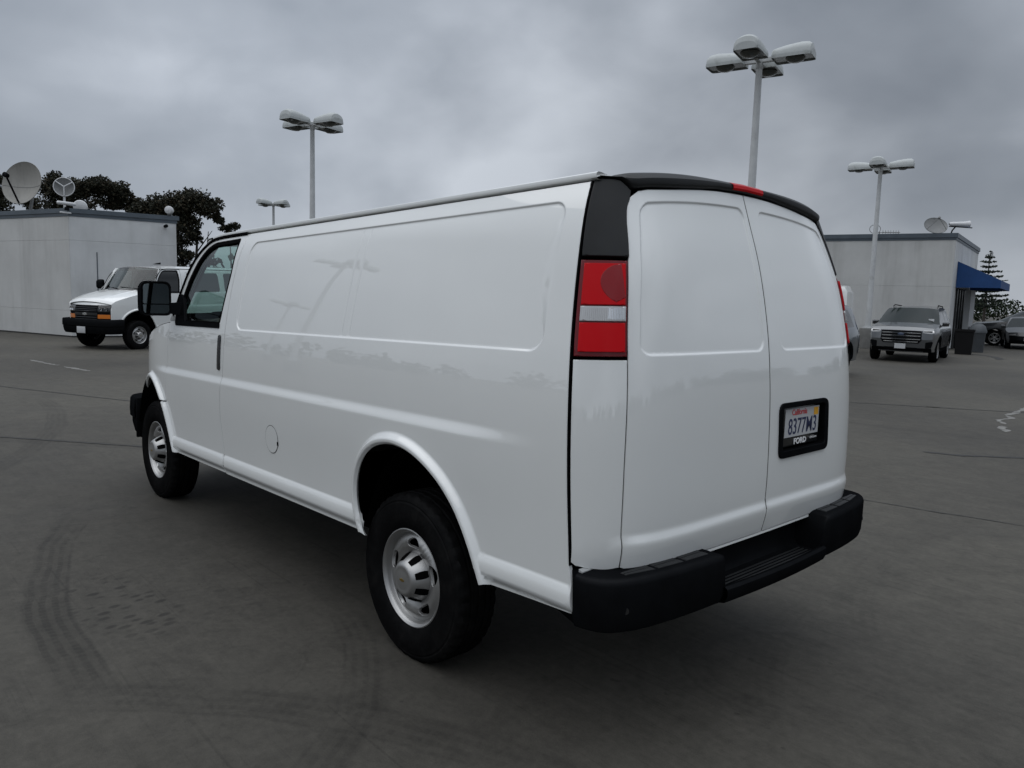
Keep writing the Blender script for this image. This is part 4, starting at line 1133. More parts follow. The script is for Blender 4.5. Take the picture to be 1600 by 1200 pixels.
ribbon('painted_line', [(16.3, -.42), (15.2, -.58), (14.8, -.64)], .10, M['worn_white_line'], 7, .5)
ribbon('painted_line', [(14.5, -.69), (14.0, -.79), (13.4, -.90)], .09, M['worn_white_line'], 8, .5)
ribbon('painted_line', [(.80, -13.2), (.86, -12.23), (.80, -11.5), (.82, -11.1)], .10, M['worn_white_line'], 9, .35)
ribbon('painted_line', [(.80, -11.05), (.66, -10.75), (.72, -10.35), (.52, -9.95)], .08, M['worn_white_line'], 10, .5)
ribbon('painted_line', [(.50, -9.7), (.42, -9.35), (.34, -9.30), (.30, -9.12)], .10, M['worn_white_line'], 11, .4)

# ================================================================ buildings
M['stucco'] = material('stucco', (.56, .575, .58), .85, var=.10, var_scale=.9, bump=.25, bump_scale=70, streak=((.33, .335, .335), (1.2, 1.2, .12), .5))
M['stucco_warm'] = material('stucco_warm', (.51, .515, .505), .85, var=.10, var_scale=.7, bump=.25, bump_scale=70, streak=((.30, .30, .29), (1.4, 1.4, .14), .5))
M['parapet_metal'] = material('parapet_metal', (.085, .105, .125), .45, metal=.3, var=.15, var_scale=2)
M['canvas_blue'] = material('canvas_blue', (.004, .046, .165), .7, var=.10, var_scale=4)
M['pole_paint'] = material('pole_paint', (.50, .515, .52), .45, var=.08, var_scale=5, dirt=((.22, .22, .21), 3, .5, .5))
M['lamp_shell'] = material('lamp_shell', (.40, .425, .425), .5, var=.10, var_scale=4, dirt=((.17, .18, .16), 4, .48, .6))
M['lamp_lens'] = material('lamp_lens', (.06, .065, .06), .25, coat=.5)
M['rough_concrete'] = material('rough_concrete', (.14, .14, .135), .9, var=.2, var_scale=3, bump=.4, bump_scale=30)
M['dish_white'] = material('dish_white', (.27, .265, .245), .6, var=.06, var_scale=2, streak=((.15, .147, .135), (2.5, 2.5, .5), .55))
M['dish_grey'] = material('dish_grey', (.16, .165, .165), .6, var=.1, var_scale=4)
M['light_plastic'] = material('light_plastic', (.55, .56, .57), .5, var=.05, var_scale=6)

def wall_block(a, b, z0, z1, th, inward, m0=False, m1=False):
    """a wall panel between two plan points"""
    mb = MB(); a = Vector((a[0], a[1], 0)); b = Vector((b[0], b[1], 0)); n = Vector((inward[0], inward[1], 0)).normalized() * th
    ch = .003; d = (b - a).normalized() * ch; m = n.normalized() * ch
    ia = a + n + (d.normalized() * th if m0 else Vector((0, 0, 0))); ib = b + n - (d.normalized() * th if m1 else Vector((0, 0, 0)))
    pts = [(a + d) + Vector((0, 0, z0 + ch)), (b - d) + Vector((0, 0, z0 + ch)), (b - d) + Vector((0, 0, z1 - ch)), (a + d) + Vector((0, 0, z1 - ch)),
           a + m + Vector((0, 0, z0)), b + m + Vector((0, 0, z0)), b + m + Vector((0, 0, z1)), a + m + Vector((0, 0, z1)),
           ia + Vector((0, 0, z0)), ib + Vector((0, 0, z0)), ib + Vector((0, 0, z1)), ia + Vector((0, 0, z1))]
    mb.add(pts, [(0, 1, 2, 3), (0, 4, 5, 1), (1, 5, 6, 2), (2, 6, 7, 3), (3, 7, 4, 0), (4, 8, 9, 5), (5, 9, 10, 6), (6, 10, 11, 7), (7, 11, 8, 4), (8, 11, 10, 9)])
    return mb

def lot_building(name, label, corner, dl, ll, dr, lr, H, courses, cap, mats):
    """flat-roofed block: the two walls that meet at the corner face the lot"""
    t = thing(name, label, 'building', (corner[0], corner[1], 0))
    inv = Matrix.Translation((-corner[0], -corner[1], 0))
    A = np.array(corner); dl = np.array(dl) / np.linalg.norm(dl); dr = np.array(dr) / np.linalg.norm(dr)
    B = A + dl * ll; D = A + dr * lr; E_ = B + dr * lr
    for (a, b, inw, mt) in ((A, B, dr, mats[0]), (A, D, dl, mats[1]), (B, E_, -dl, mats[0]), (D, E_, -dr, mats[0])):
        L = np.linalg.norm(b - a); n = max(1, int(round(L / 6.0)))
        for z0, z1 in courses:
            for i in range(n):
                p0 = a + (b - a) * (i / n); p1 = a + (b - a) * ((i + 1) / n)
                wall_block(p0, p1, z0 + (.004 if z0 else 0), z1, .22, inw, i == 0, i == n - 1).xf(inv).build('wall_panel', mt, t, 0)
    for (a, b, o_) in ((A, B, -dr), (A, D, -dl)):
        bs_ = MB(); bs_.loft([[(p[0] + o_[0] * k, p[1] + o_[1] * k, z) for k, z in ((-.05, 0), (.012, 0), (.012, .045), (-.05, .045))] for p in (a, b)], True, True).xf(inv).build('base_strip', M['tar'], t, 0)
    core = MB()
    q = [A + (dl + dr) * .1, B + (-dl + dr) * .1, E_ - (dl + dr) * .1, D + (dl - dr) * .1]
    core.loft([[(p[0], p[1], .0) for p in q], [(p[0], p[1], H - .25) for p in q]], True, True).xf(inv).build('roof_deck', M['rough_concrete'], t, 0)
    mb = MB(); o = .06
    q0 = [A - (dl + dr) * o, B + (dl - dr) * o, E_ + (dl + dr) * o, D + (-dl + dr) * o]; q1 = [A + (dl + dr) * .3, B + (-dl + dr) * .3, E_ - (dl + dr) * .3, D + (dl - dr) * .3]
    ring = lambda q, z: [(p[0], p[1], z) for p in q]
    q00 = [A - (dl + dr) * .02, B + (dl - dr) * .02, E_ + (dl + dr) * .02, D + (-dl + dr) * .02]
    mb.loft([ring(q00, cap[0] - .10), ring(q00, cap[0]), ring(q0, cap[0] + .002), ring(q0, cap[1]), ring(q1, cap[1] + .01), ring(q1, cap[0] - .15)], True).xf(inv).build('parapet_cap', M['parapet_metal'], t, 20)
    return t, A, dl, dr

LB, lbA, lbl, lbr = lot_building('flat_roofed_building', 'pale grey flat-roofed building with rooftop dishes, behind the parked white passenger van', (24.17, -2.95), (math.cos(R(19)), math.sin(R(19))), 14.0, (-.165, -.986), 3.08, 3.98, ((0, .83), (.83, 3.01), (3.01, 3.86)), (3.84, 3.98), (M['stucco_warm'], M['stucco']))
RB, rbA, rbl, rbr = lot_building('storefront_building', 'pale grey flat-roofed building with blue awning, behind the silver SUV', (8.50, -31.72), (.951, .309), 16.0, (.198, -.980), 9.0, 4.8, ((0, 2.62), (2.62, 4.68)), (4.62, 4.8), (M['stucco_warm'], M['stucco']))

cd = MB(); _p = np.array(LB.location[:2]) * 0 + lbr * .74 - lbl * .012; cd.tube([(_p[0], _p[1], .05), (_p[0], _p[1], 2.62), (_p[0], _p[1], 2.68)], .014, 6); cd.build('conduit', M['parapet_metal'], LB, 0)

def rb_pt(along, out, z):
    """along the awning wall from the corner, metres out from it, height (in the building's own frame)"""
    nrm = np.array([-.980, -.198]); p = rbr * along + nrm * out; return (p[0], p[1], z)
# awning on the right wall of the storefront
aw = MB(); a0, a1 = 1.2, 6.5
aw.loft([[rb_pt(a, .01, 3.72), rb_pt(a, 1.62, 2.94), rb_pt(a, 1.62, 2.62), rb_pt(a, 1.58, 2.62), rb_pt(a, 1.58, 2.9), rb_pt(a, .01, 3.64)] for a in (a0, a1)], True)
for a in (a0, a1): aw.add([rb_pt(a, .01, 3.72), rb_pt(a, 1.62, 2.94), rb_pt(a, 1.62, 2.62), rb_pt(a, .01, 2.62)], [(0, 1, 2, 3)])
aw.build('awning', M['canvas_blue'], RB, 0)
fr_ = MB()
for a in (1.5, 2.35, 3.2, 4.05): fr_.box(rb_pt(a, .05, 1.3), (.07, .07, 2.6))
fr_.build('storefront_mullions', M['black_gloss'], RB, 0)
sg_ = MB(); sg_.loft([[rb_pt(1.45, .012, .02), rb_pt(4.1, .012, .02)], [rb_pt(1.45, .012, 2.6), rb_pt(4.1, .012, 2.6)]], False); sg_.build('storefront_glass', material('shop_glass', (.018, .022, .02), .08, coat=1), RB, 0)
pil = MB(); pil.box(rb_pt(5.0, .16, 1.3), (.34, .6, 2.6), bevel=.01); pil.build('white_pier', M['light_plastic'], RB, 0)

# ---------------------------------------------------------------- roof things
def frame_to(loc, direction):
    return Matrix.Translation(loc) @ Vector(direction).normalized().to_track_quat('Z', 'Y').to_matrix().to_4x4()

def dish(name, label, loc, dia, direction, mat, roof_z_, depth=.16, strut=True, group=None):
    """parabolic dish opening along 'direction' with feed arm and mast"""
    t = thing(name, label, 'satellite dish', (loc[0], loc[1], roof_z_), 0, group)
    off = Vector((0, 0, loc[2] - roof_z_)); mt = frame_to(off, direction); r = dia / 2
    prof = [(r * k, depth * dia * k * k) for k in np.linspace(0, 1, 10)]
    b = MB(); b.lathe(prof + [(r * 1.015, depth * dia + .01), (r * 1.02, depth * dia - .01)] + [(a, h - .025) for a, h in prof[::-1]], 40); b.xf(mt); b.build('reflector', mat, t, 40)
    f = MB(); tip = Vector((0, 0, dia * .62))
    for a in ((R(-90),) if strut else (R(90), R(210), R(330))): f.tube([Vector((math.cos(a) * r * .96, math.sin(a) * r * .96, depth * dia)), tip], .022 * dia if strut else .012, 6)
    f.lathe([(.0, dia * .56), (.05 * dia, dia * .56), (.06 * dia, dia * .66), (.0, dia * .68)], 12); f.xf(mt); f.build('feed_arm', M['black_plastic'] if strut else mat, t, 40)
    if strut:
        sm = MB(); sm.tube([(r * k, -.12 * r, depth * dia * (k * k + .0144) + .004) for k in np.linspace(-.98, .98, 15)], .007, 5); sm.xf(mt); sm.build('panel_seam', M['dish_grey'], t, 0)
    m2 = MB(); m2.tube([mt @ Vector((0, 0, -.03)), mt @ Vector((0, 0, -.22 * dia)), Vector((0, 0, 0))], .035 * max(1, dia), 8); m2.box((0, 0, .02), (.4 * dia, .4 * dia, .04)); m2.build('mast', M['dish_grey'], t, 40)
    return t

dish('satellite_dish', 'big off-white satellite dish with a stained face on the left building roof', (28.22, -2.60, 4.98), 1.46, (-.60, .75, .22), M['dish_white'], 3.73)
# round mesh dish at the corner
t = thing('mesh_dish', 'small round dish with white rim and arms, at the roof corner beside the big dish', 'antenna', (26.0, -3.25, 3.75))
mt = frame_to(Vector((0, 0, 1.06)), (-.93, .30, .14))
b = MB(); b.lathe([(.285, 0), (.30, .02), (.315, 0), (.30, -.02), (.285, 0)], 36); b.xf(mt); b.build('rim', M['light_plastic'], t, 40)
b = MB(); b.lathe([(.0, -.08), (.15, -.06), (.29, -.005)], 30); b.xf(mt); b.build('mesh_bowl', M['dish_grey'], t, 40)
b = MB()
for a in (R(-90), R(35), R(145)): b.tube([mt @ Vector((0, 0, .04)), mt @ Vector((math.cos(a) * .29, math.sin(a) * .29, .01))], .018, 6)
b.build('feed_arms', M['light_plastic'], t, 40)
b = MB(); b.tube([(0, 0, 0), (0, 0, .78)], .035, 8); b.build('mast', M['light_plastic'], t, 40)
# flood lamp heads and cameras on the parapets
def flood(label, loc, rotz, s=1.0):
    t = thing('flood_light', label, 'flood light', loc, rotz)
    b = MB(); rings = []
    for x, r in ((-.26, .05), (-.22, .13), (-.05, .175), (.12, .175), (.22, .15), (.26, .06)): rings.append([(x * s, r * s * math.cos(q), .22 * s + r * s * math.sin(q)) for q in np.linspace(0, 2 * math.pi, 16, endpoint=False)])
    b.loft(rings, True, True); b.build('lamp_body', M['light_plastic'], t, 50)
    c = MB(); c.tube([(-.05 * s, 0, 0), (-.05 * s, 0, .1 * s)], .03, 8); c.box((-.05 * s, 0, .015), (.16, .12, .03)); c.build('bracket', M['dish_grey'], t, 0)
    return t
flood('fat pale flood lamp lying on the left building parapet, right of the small mesh dish', (26.6, -3.85, 3.99), R(165), 1.25)
flood('small pale flood lamp at the far right end of the left building parapet', (23.72, -5.80, 3.995), R(150), .75)
t = thing('security_camera', 'dark security camera high on the left building wall, near its right end', 'camera', (23.62, -5.62, 3.62), R(172))
b = MB(); b.lathe([(.0, 0), (.045, 0), (.05, .02), (.05, .2), (.055, .26), (.0, .262)], 14, 'x'); b.build('camera_body', M['black_plastic'], t, 40)
b = MB(); b.box((-.02, 0, -.02), (.05, .12, .12), bevel=.01); b.build('mount', M['light_plastic'], t, 0)
t = thing('corner_lamp', 'white tube lamp with a dark camera fixed to the corner of the left building', 'lamp', (24.12, -2.90, 4.05), R(112))
b = MB(); b.tube([(-.30, 0, .05), (-.27, 0, .06), (.27, 0, .06), (.30, 0, .05)], [.03, .055, .055, .03], 10); b.build('tube_lamp', M['light_plastic'], t, 40)
b = MB(); b.box((.02, .04, -.10), (.10, .10, .10), bevel=.01); b.build('camera_body', M['black_plastic'], t, 0)
b = MB(); b.box((.05, .02, -.22), (.34, .07, .05), bevel=.01); b.build('bracket', M['light_plastic'], t, 0)
# right-hand roof
dish('satellite_dish', 'tilted grey satellite dish on the storefront roof, close to the roof corner', (9.9, -33.3, 5.22), .92, (-.45, .60, .62), M['dish_grey'], 4.6, .13, False)
t = thing('horn_speaker', 'long pale horn on a bracket at the storefront roof corner, beside the tilted dish', 'horn', (9.30, -33.75, 4.75), R(-140))
b = MB(); b.lathe([(.05, -.2), (.09, -.1), (.10, .15), (.12, .45), (.155, .62), (.14, .63), (.0, .45)], 20, 'x', (0, 0, .62)); b.build('horn', M['light_plastic'], t, 40)
b = MB(); b.tube([(-.15, 0, 0), (-.05, 0, .35), (.1, 0, .55)], .03, 8); b.tube([(-.2, 0, .52), (.75, 0, .47)], .022, 6); b.build('bracket', M['black_plastic'], t, 40)
t = thing('antenna', 'thin ring and comb antenna on the storefront roof, right of the far lamp post', 'antenna', (12.1, -33.3, 4.62), R(-138))
b = MB(); b.tube([(-.35 + .24 * math.cos(q), 0, .62 + .20 * math.sin(q)) for q in np.linspace(0, 2 * math.pi, 28)], .014, 5, False); b.build('ring', M['dish_grey'], t, 40)
b = MB(); b.tube([(-.15, 0, .47), (.75, 0, .49)], .014, 6)
for k in range(7): b.tube([(0 + k * .115, -.16, .485), (0 + k * .115, .16, .485)], .010, 5); b.tube([(0 + k * .115, 0, .40), (0 + k * .115, 0, .58)], .010, 5)
b.build('comb', M['dish_grey'], t, 40)
b = MB(); b.lathe([(.30, 0), (.28, .18), (.18, .30), (.0, .36)], 18, 'z', (-.1, 0, 0)); b.tube([(-.15, 0, .3), (-.15, 0, .5)], .025, 6); b.build('base', M['dish_grey'], t, 40)

# ================================================================ lamp posts
LOT = R(105.4)
def lamp_post(label, loc, H=7.3, group='four-headed lamp posts of the lot'):
    t = thing('lamp_post', label, 'lamp post', (loc[0], loc[1], 0), LOT, group)
    b = MB(); n = 8
    for s_, e_, r0, r1 in ((.80, H - .02, .115, .072),):
        b.tube([(0, 0, s_), (0, 0, s_ + (e_ - s_) * .5), (0, 0, e_)], [r0, (r0 + r1) / 2, r1], 12)
    b.lathe([(.0, H + .05), (.05, H + .045), (.085, H + .02), (.085, H - .22), (.07, H - .24)], 12); b.build('pole', M['pole_paint'], t, 50)
    p = MB(); p.lathe([(.32, 0), (.32, .78), (.30, .82), (.0, .82)], 20); p.build('pedestal', M['rough_concrete'], t, 40)
    bp = MB(); bp.box((0, 0, .845), (.36, .36, .05), bevel=.01)
    for sx in (1, -1):
        for sy in (1, -1): bp.tube([(sx * .14, sy * .14, .86), (sx * .14, sy * .14, .91)], .018, 6)
    bp.build('base_plate', M['pole_paint'], t, 0)
    for k in range(4):
        rot = Matrix.Rotation(k * math.pi / 2, 4, 'Z') @ Matrix.Translation((0, 0, H - .06))
        rings = []
        for x, w, h in ((.33, .27, .15), (.36, .29, .18), (.62, .29, .24), (.95, .29, .275), (1.10, .285, .26), (1.17, .27, .21), (1.20, .22, .09)):
            ring = [(x, -w, -.05), (x, -w, .02)]
            for q in np.linspace(math.pi, 0, 13): ring.append((x, w * .985 * math.cos(q) * (1 if True else 1), .02 + h * math.sin(q) ** .8))
            ring += [(x, w, .02), (x, w, -.05)]
            rings.append(ring)
        m = MB(); m.loft(rings, False); m.add([rings[0][i] for i in range(len(rings[0]))], [tuple(range(len(rings[0])))]); m.add([rings[-1][i] for i in range(len(rings[-1]))], [tuple(range(len(rings[-1])))])
        m.xf(rot); hd_ = m.build('lamp_head', M['lamp_shell'], t, 40)
        l = MB(); l.add([(.335, -.28, -.02), (1.19, -.27, -.02), (1.19, .27, -.02), (.335, .28, -.02)], [(0, 1, 2, 3)])
        l.lathe([(.0, -.135), (.10, -.125), (.18, -.085), (.215, -.03)], 18, 'z', (.80, 0, 0)); l.xf(rot); l.build('lamp_lens', M['lamp_lens'], hd_, 40)
        a = MB(); a.box((.20, 0, .02), (.30, .10, .11), bevel=.01); a.xf(rot); a.build('arm', M['pole_paint'], t, 0)
    return t
lp0 = lamp_post('tall lamp post close behind the white van, with the largest of the four-lamp heads', (7.10, -13.57))
def more_post(label, x, y):
    c = copy_tree(lp0); c.location = (x, y, 0); c['label'] = label; return c
more_post('lamp post on a concrete footing between the silver SUV and the white van', 10.60, -28.95)
more_post('lamp post above the middle of the white van roof', 21.5, -9.77)
more_post('farthest and smallest lamp post, just right of the eucalyptus trees', 45.4, -19.44)
more_post('lamp post out on the lot left of the van, seen mirrored in the van side', 20.2, 10.5)
more_post('farther lamp post left of the van, seen small and mirrored in the van side', 39.7, 18.5)
# ================================================================ trees
def leaf_mat(name, a, b, c):
    m = bpy.data.materials.new(name); m.use_nodes = True; t = NT(m.node_tree); t.t.nodes.clear()
    p = t.n('ShaderNodeBsdfPrincipled'); o = t.n('ShaderNodeOutputMaterial'); t.l(p.outputs[0], o.inputs[0])
    g = t.n('ShaderNodeNewGeometry'); f = t.math('ADD', t.math('MULTIPLY', g.outputs['Random Per Island'], .5), t.math('MULTIPLY', t.noise(g.outputs['Position'], .7, 3), .5))
    t.l(t.ramp(f, [(.25, a), (.5, b), (.8, c)]), p.inputs['Base Color']); p.inputs['Roughness'].default_value = .75; p.inputs['Specular IOR Level'].default_value = .2
    return m
M['eucalyptus_leaf'] = leaf_mat('eucalyptus_leaf', (.014, .016, .011), (.026, .028, .018), (.052, .040, .024))
M['pine_leaf'] = leaf_mat('pine_leaf', (.012, .018, .013), (.020, .028, .020), (.030, .040, .028))
M['hedge_leaf'] = leaf_mat('hedge_leaf', (.008, .015, .007), (.016, .026, .012), (.028, .040, .018))
M['bark'] = material('bark', (.050, .042, .034), .9, var=.3, var_scale=3)

def leaves(pts, size, rg):
    V = []; F = []
    for p in pts:
        u = rg.normal(size=3); u /= np.linalg.norm(u); v = np.cross(u, rg.normal(size=3)); v /= np.linalg.norm(v) + 1e-9
        s = size * (.55 + .9 * rg.random()); k = len(V)
        V += [tuple(p - u * s * .5 - v * s * .16), tuple(p + u * s * .05 - v * s * .30), tuple(p + u * s * .5), tuple(p - u * s * .0 + v * s * .30)]; F.append((k, k + 1, k + 2, k + 3))
    return V, F

def tree(name, label, loc, trunk_paths, blobs, n, leaf, mat, seed, group=None, face=None):
    """blobs = (x, y, z, rx, ry, rz) in the tree's own frame, x across the view"""
    rg = np.random.default_rng(seed)
    rot = math.atan2(loc[1] - 2.864, loc[0] + 2.753) - math.pi / 2
    t = thing(name, label, 'tree', (loc[0], loc[1], 0), rot, group)
    b = MB()
    for path, r0, r1 in trunk_paths:
        P = dense(path, .5) if False else np.array(path, float); m = len(P)
        b.tube([tuple(p) for p in P], [r0 + (r1 - r0) * i / (m - 1) for i in range(m)], 7)
    b.build('trunk', M['bark'], t, 60)
    vol = np.array([q[3] * q[4] * q[5] for q in blobs]) ** .75; vol /= vol.sum(); pts = []
    for q, w_ in zip(blobs, vol):
        sub = []
        for _ in range(max(3, int(10 * w_ * len(blobs)))):
            d = rg.normal(size=3); d /= np.linalg.norm(d); sub.append(d * (.45 + .55 * rg.random()) * np.array(q[3:]) * .80)
        k = int(n * w_)
        for _ in range(k):
            s_ = sub[rg.integers(len(sub))]; d = rg.normal(size=3); d /= np.linalg.norm(d)
            pts.append(np.array(q[:3]) + s_ + d * (rg.random() ** .45) * np.array(q[3:]) * .62)
    V, F = leaves(pts, leaf, rg)
    o = mesh_obj('crown', V, F, mat, t, False); return t

GT = 'eucalyptus trees behind the left building'
tree('eucalyptus_tree', 'tall dark eucalyptus with open bare trunks, right of the left building', (60.2, -18.5), [([(0, 0, 0), (.2, 0, 2.5), (.1, 0, 5), (-.6, 0, 7)], .22, .06), ([(.9, .4, 0), (1.1, .4, 3), (1.3, .3, 6), (1.6, 0, 8)], .16, .04), ([(1.7, 0, 0), (1.8, 0, 3), (2.1, 0, 6.2)], .11, .03), ([(.1, 0, 4), (-1.4, 0, 6), (-2.3, 0, 7)], .09, .03), ([(1.2, .3, 4.5), (2.4, .3, 6.3)], .06, .02), ([(2.5, 0, 0), (2.45, 0, 3), (2.5, 0, 5)], .07, .02)],
     [(-2.4, 0, 7.5, 1.1, 1.4, .8), (-.8, 0, 8.1, 1.4, 1.6, 1.0), (.8, 0, 8.4, 1.5, 1.6, .95), (2.2, 0, 8.1, 1.1, 1.4, .95), (2.95, 0, 7.2, .55, .9, .6), (-1.4, 0, 6.6, 1.3, 1.4, .9), (.2, 0, 6.9, 1.3, 1.4, .9), (.9, 0, 5.7, .9, 1.0, .75), (-.9, 0, 5.2, 1.2, 1.2, 1.0), (-1.2, 0, 3.9, 1.2, 1.2, 1.0), (.2, 0, 4.2, .9, .9, .6), (.1, 0, 2.9, 1.3, 1.2, .8), (1.5, 0, 2.8, .9, 1.2, .7), (2.45, 0, 4.9, .45, .5, .8), (2.3, 0, 3.7, .4, .5, .5)], 24000, .22, M['eucalyptus_leaf'], 11, GT)
tree('eucalyptus_tree', 'small lone tuft of a eucalyptus, just above the van windscreen pillar', (61.0, -22.8), [([(0, 0, 0), (.1, 0, 3.5), (0, 0, 6.4)], .10, .03)], [(-.35, 0, 6.7, .55, .6, .32), (.35, 0, 6.9, .55, .6, .35), (.1, 0, 6.3, .5, .5, .25)], 1500, .18, M['eucalyptus_leaf'], 12, GT)
tree('eucalyptus_tree', 'wide umbrella shaped eucalyptus crown behind the middle of the left roof', (71.5, -16.0), [([(0, 0, 0), (0, 0, 5), (-.8, 0, 8.6)], .22, .07), ([(0, 0, 4.8), (1.3, 0, 7.8)], .12, .05), ([(-.2, 0, 6), (-1.9, 0, 8.4)], .10, .04)],
     [(-1.9, 0, 9.7, 1.3, 1.6, .85), (-.4, 0, 10.2, 1.4, 1.7, .85), (1.0, 0, 9.8, 1.2, 1.5, .9), (2.1, 0, 8.7, .9, 1.2, .8), (.6, 0, 8.9, 1.2, 1.3, .6), (2.7, 0, 7.9, .6, .8, .5)], 14000, .22, M['eucalyptus_leaf'], 13, GT)
tree('eucalyptus_tree', 'dark eucalyptus crown directly behind the small round dish', (76.5, -13.5), [([(0, 0, 0), (0, 0, 6), (0, 0, 9)], .25, .08)], [(-.6, 0, 10.5, 1.1, 1.5, 1.1), (.7, 0, 10.0, 1.3, 1.5, 1.1), (0, 0, 8.8, 1.9, 1.5, .9), (2.0, 0, 8.7, 1.0, 1.2, .7)], 8000, .22, M['eucalyptus_leaf'], 14, GT)
tree('eucalyptus_tree', 'dark eucalyptus at the left picture edge, behind the big dish', (75.5, -8.6), [([(0, 0, 0), (0, 0, 6), (0, 0, 9)], .25, .08)], [(-1.4, 0, 9.9, 1.3, 1.5, 1.0), (.2, 0, 9.6, 1.2, 1.5, 1.0), (0, 0, 8.3, 2.0, 1.5, .9), (2.6, 0, 8.6, 1.1, 1.4, .7)], 7000, .22, M['eucalyptus_leaf'], 15, GT)

# Norfolk pine: whorls of upturned branches
rg = np.random.default_rng(21)
NP = (21.9, -82.6)
t = thing('norfolk_pine', 'dark Norfolk pine with tiered branches, above the end of the blue awning', 'tree', (NP[0], NP[1], 0))
b = MB(); b.tube([(0, 0, 0), (0, 0, 4), (0, 0, 7.35)], [.16, .09, .02], 7); b.build('trunk', M['bark'], t, 60)
V = []; F = []
for k in range(11):
    z = 2.2 + k * .48; L = 2.0 * (1 - (k / 11.5) ** 1.15) + .12; nb = 7
    for j in range(nb):
        a = 2 * math.pi * j / nb + k * .5 + rg.normal() * .1; l = L * (.8 + .4 * rg.random())
        steps = max(5, int(l / .07))
        for s_ in range(steps):
            f = (s_ + .5) / steps; p = np.array([math.cos(a) * l * f, math.sin(a) * l * f, z + .10 * l * f * f - .03 + rg.normal() * .02])
            v, ff = leaves([p + rg.normal(size=3) * np.array([.06, .06, .03]) for _ in range(2)], .24, rg); k0 = len(V); V += v; F += [tuple(i + k0 for i in q) for q in ff]
v, ff = leaves([np.array([0, 0, 7.1]) + rg.normal(size=3) * np.array([.14, .14, .22]) for _ in range(60)], .22, rg); k0 = len(V); V += v; F += [tuple(i + k0 for i in q) for q in ff]
mesh_obj('crown', V, F, M['pine_leaf'], t, False)

# far woods: masses of foliage that nobody could count
def woods(name, path, h, n, seed, leaf=.9, dep=6):
    rg = np.random.default_rng(seed); P = np.array(path, float); seg = np.diff(P, axis=0); L = np.linalg.norm(seg, axis=1); cum = np.concatenate([[0], np.cumsum(L)])
    lumps = []
    for _ in range(int(cum[-1] / 2.2)):
        s = rg.random() * cum[-1]; i = min(np.searchsorted(cum, s, 'right') - 1, len(seg) - 1); p = P[i] + seg[i] * ((s - cum[i]) / L[i]); hh = h * (.55 + .6 * rg.random())
        lumps.append((p[0] + rg.normal() * dep * .4, p[1] + rg.normal() * dep * .4, hh))
    pts = []
    for _ in range(n):
        x, y, hh = lumps[rg.integers(len(lumps))]; d = rg.normal(size=3); d /= np.linalg.norm(d); d *= rg.random() ** .4
        pts.append(np.array([x + d[0] * 2.6, y + d[1] * 2.6, max(.1, hh * .52 + d[2] * hh * .5)]))
    V, F = leaves(pts, leaf, rg); o = mesh_obj(name, V, F, M['hedge_leaf'], None, False)
    return o
o = woods('far_woods', [(60, -128), (40, -130), (30, -134), (10, -140), (-40, -140), (-90, -110)], 5.0, 42000, 31, .42); tag(o, 'dark green band of far trees beyond the storefront awning', 'trees', None, 'stuff')
o = woods('lot_edge_hedge', [(95, -60), (105, -20), (100, 40), (70, 80), (20, 92), (-40, 80), (-75, 40), (-85, -20), (-88, -100)], 5.5, 9000, 32, 1.3); tag(o, 'low band of trees round the far edge of the lot', 'trees', None, 'stuff')

# ================================================================ bins by the storefront
M['bin_black'] = material('bin_black', (.006, .006, .0065), .6, spec=.2, var=.2, var_scale=4)
M['bin_grey'] = material('bin_grey', (.055, .062, .070), .6, var=.15, var_scale=4)
t = thing('waste_bin', 'square black waste bin standing right of the silver SUV', 'bin', (7.12, -29.35, 0), R(15))
b = MB()
b.loft([[(sx * w_, sy * w_, z) for sx, sy in ((-1, -1), (1, -1), (1, 1), (-1, 1))] for w_, z in ((.27, 0), (.27, .02), (.31, .86), (.335, .87), (.335, .95), (.30, .95), (.28, .3))], True, False); b.build('body', M['bin_black'], t, 0)
b = MB(); b.box((0, 0, .90), (.57, .57, .02)); b.build('bag_top', M['bin_black'], t, 0)
t = thing('trash_can', 'grey trash can with domed lid, behind the square black bin', 'bin', (7.35, -31.6, 0))
b = MB(); b.lathe([(.0, 0), (.24, 0), (.25, .03), (.29, .78), (.30, .80)], 24); b.build('body', M['bin_grey'], t, 40)
b = MB(); b.lathe([(.32, .78), (.325, .84), (.31, .90), (.25, 1.06), (.14, 1.14), (.0, 1.16)], 24); b.box((.29, 0, .96), (.10, .24, .13), bevel=.02); b.build('lid', M['bin_grey'], t, 40)

# ================================================================ other vehicles
GV = 'vehicles parked round the lot'
pv = copy_tree(VAN)
pv.name = 'passenger_van'; pv.rotation_euler = (0, 0, R(114))
_c, _s = math.cos(R(114)), math.sin(R(114))
pv.location = (18.60 - (_c * 3.429 - _s * .95), -3.30 - (_s * 3.429 + _c * .95), 0)
tag(pv, 'white passenger van with black grille and amber lamps, nose towards us by the left building', 'van')
pv.scale = (1, 1, 1.08)
for ch in list(pv.children):
    if ch.name.startswith('wheel') and not ch.name.startswith('wheel_well'): ch.scale = (1, 1, 1 / 1.08); ch.location.z = .372 / 1.08
    n = ch.name.split('.')[0]
    if n == 'bulkhead': bpy.data.objects.remove(ch)
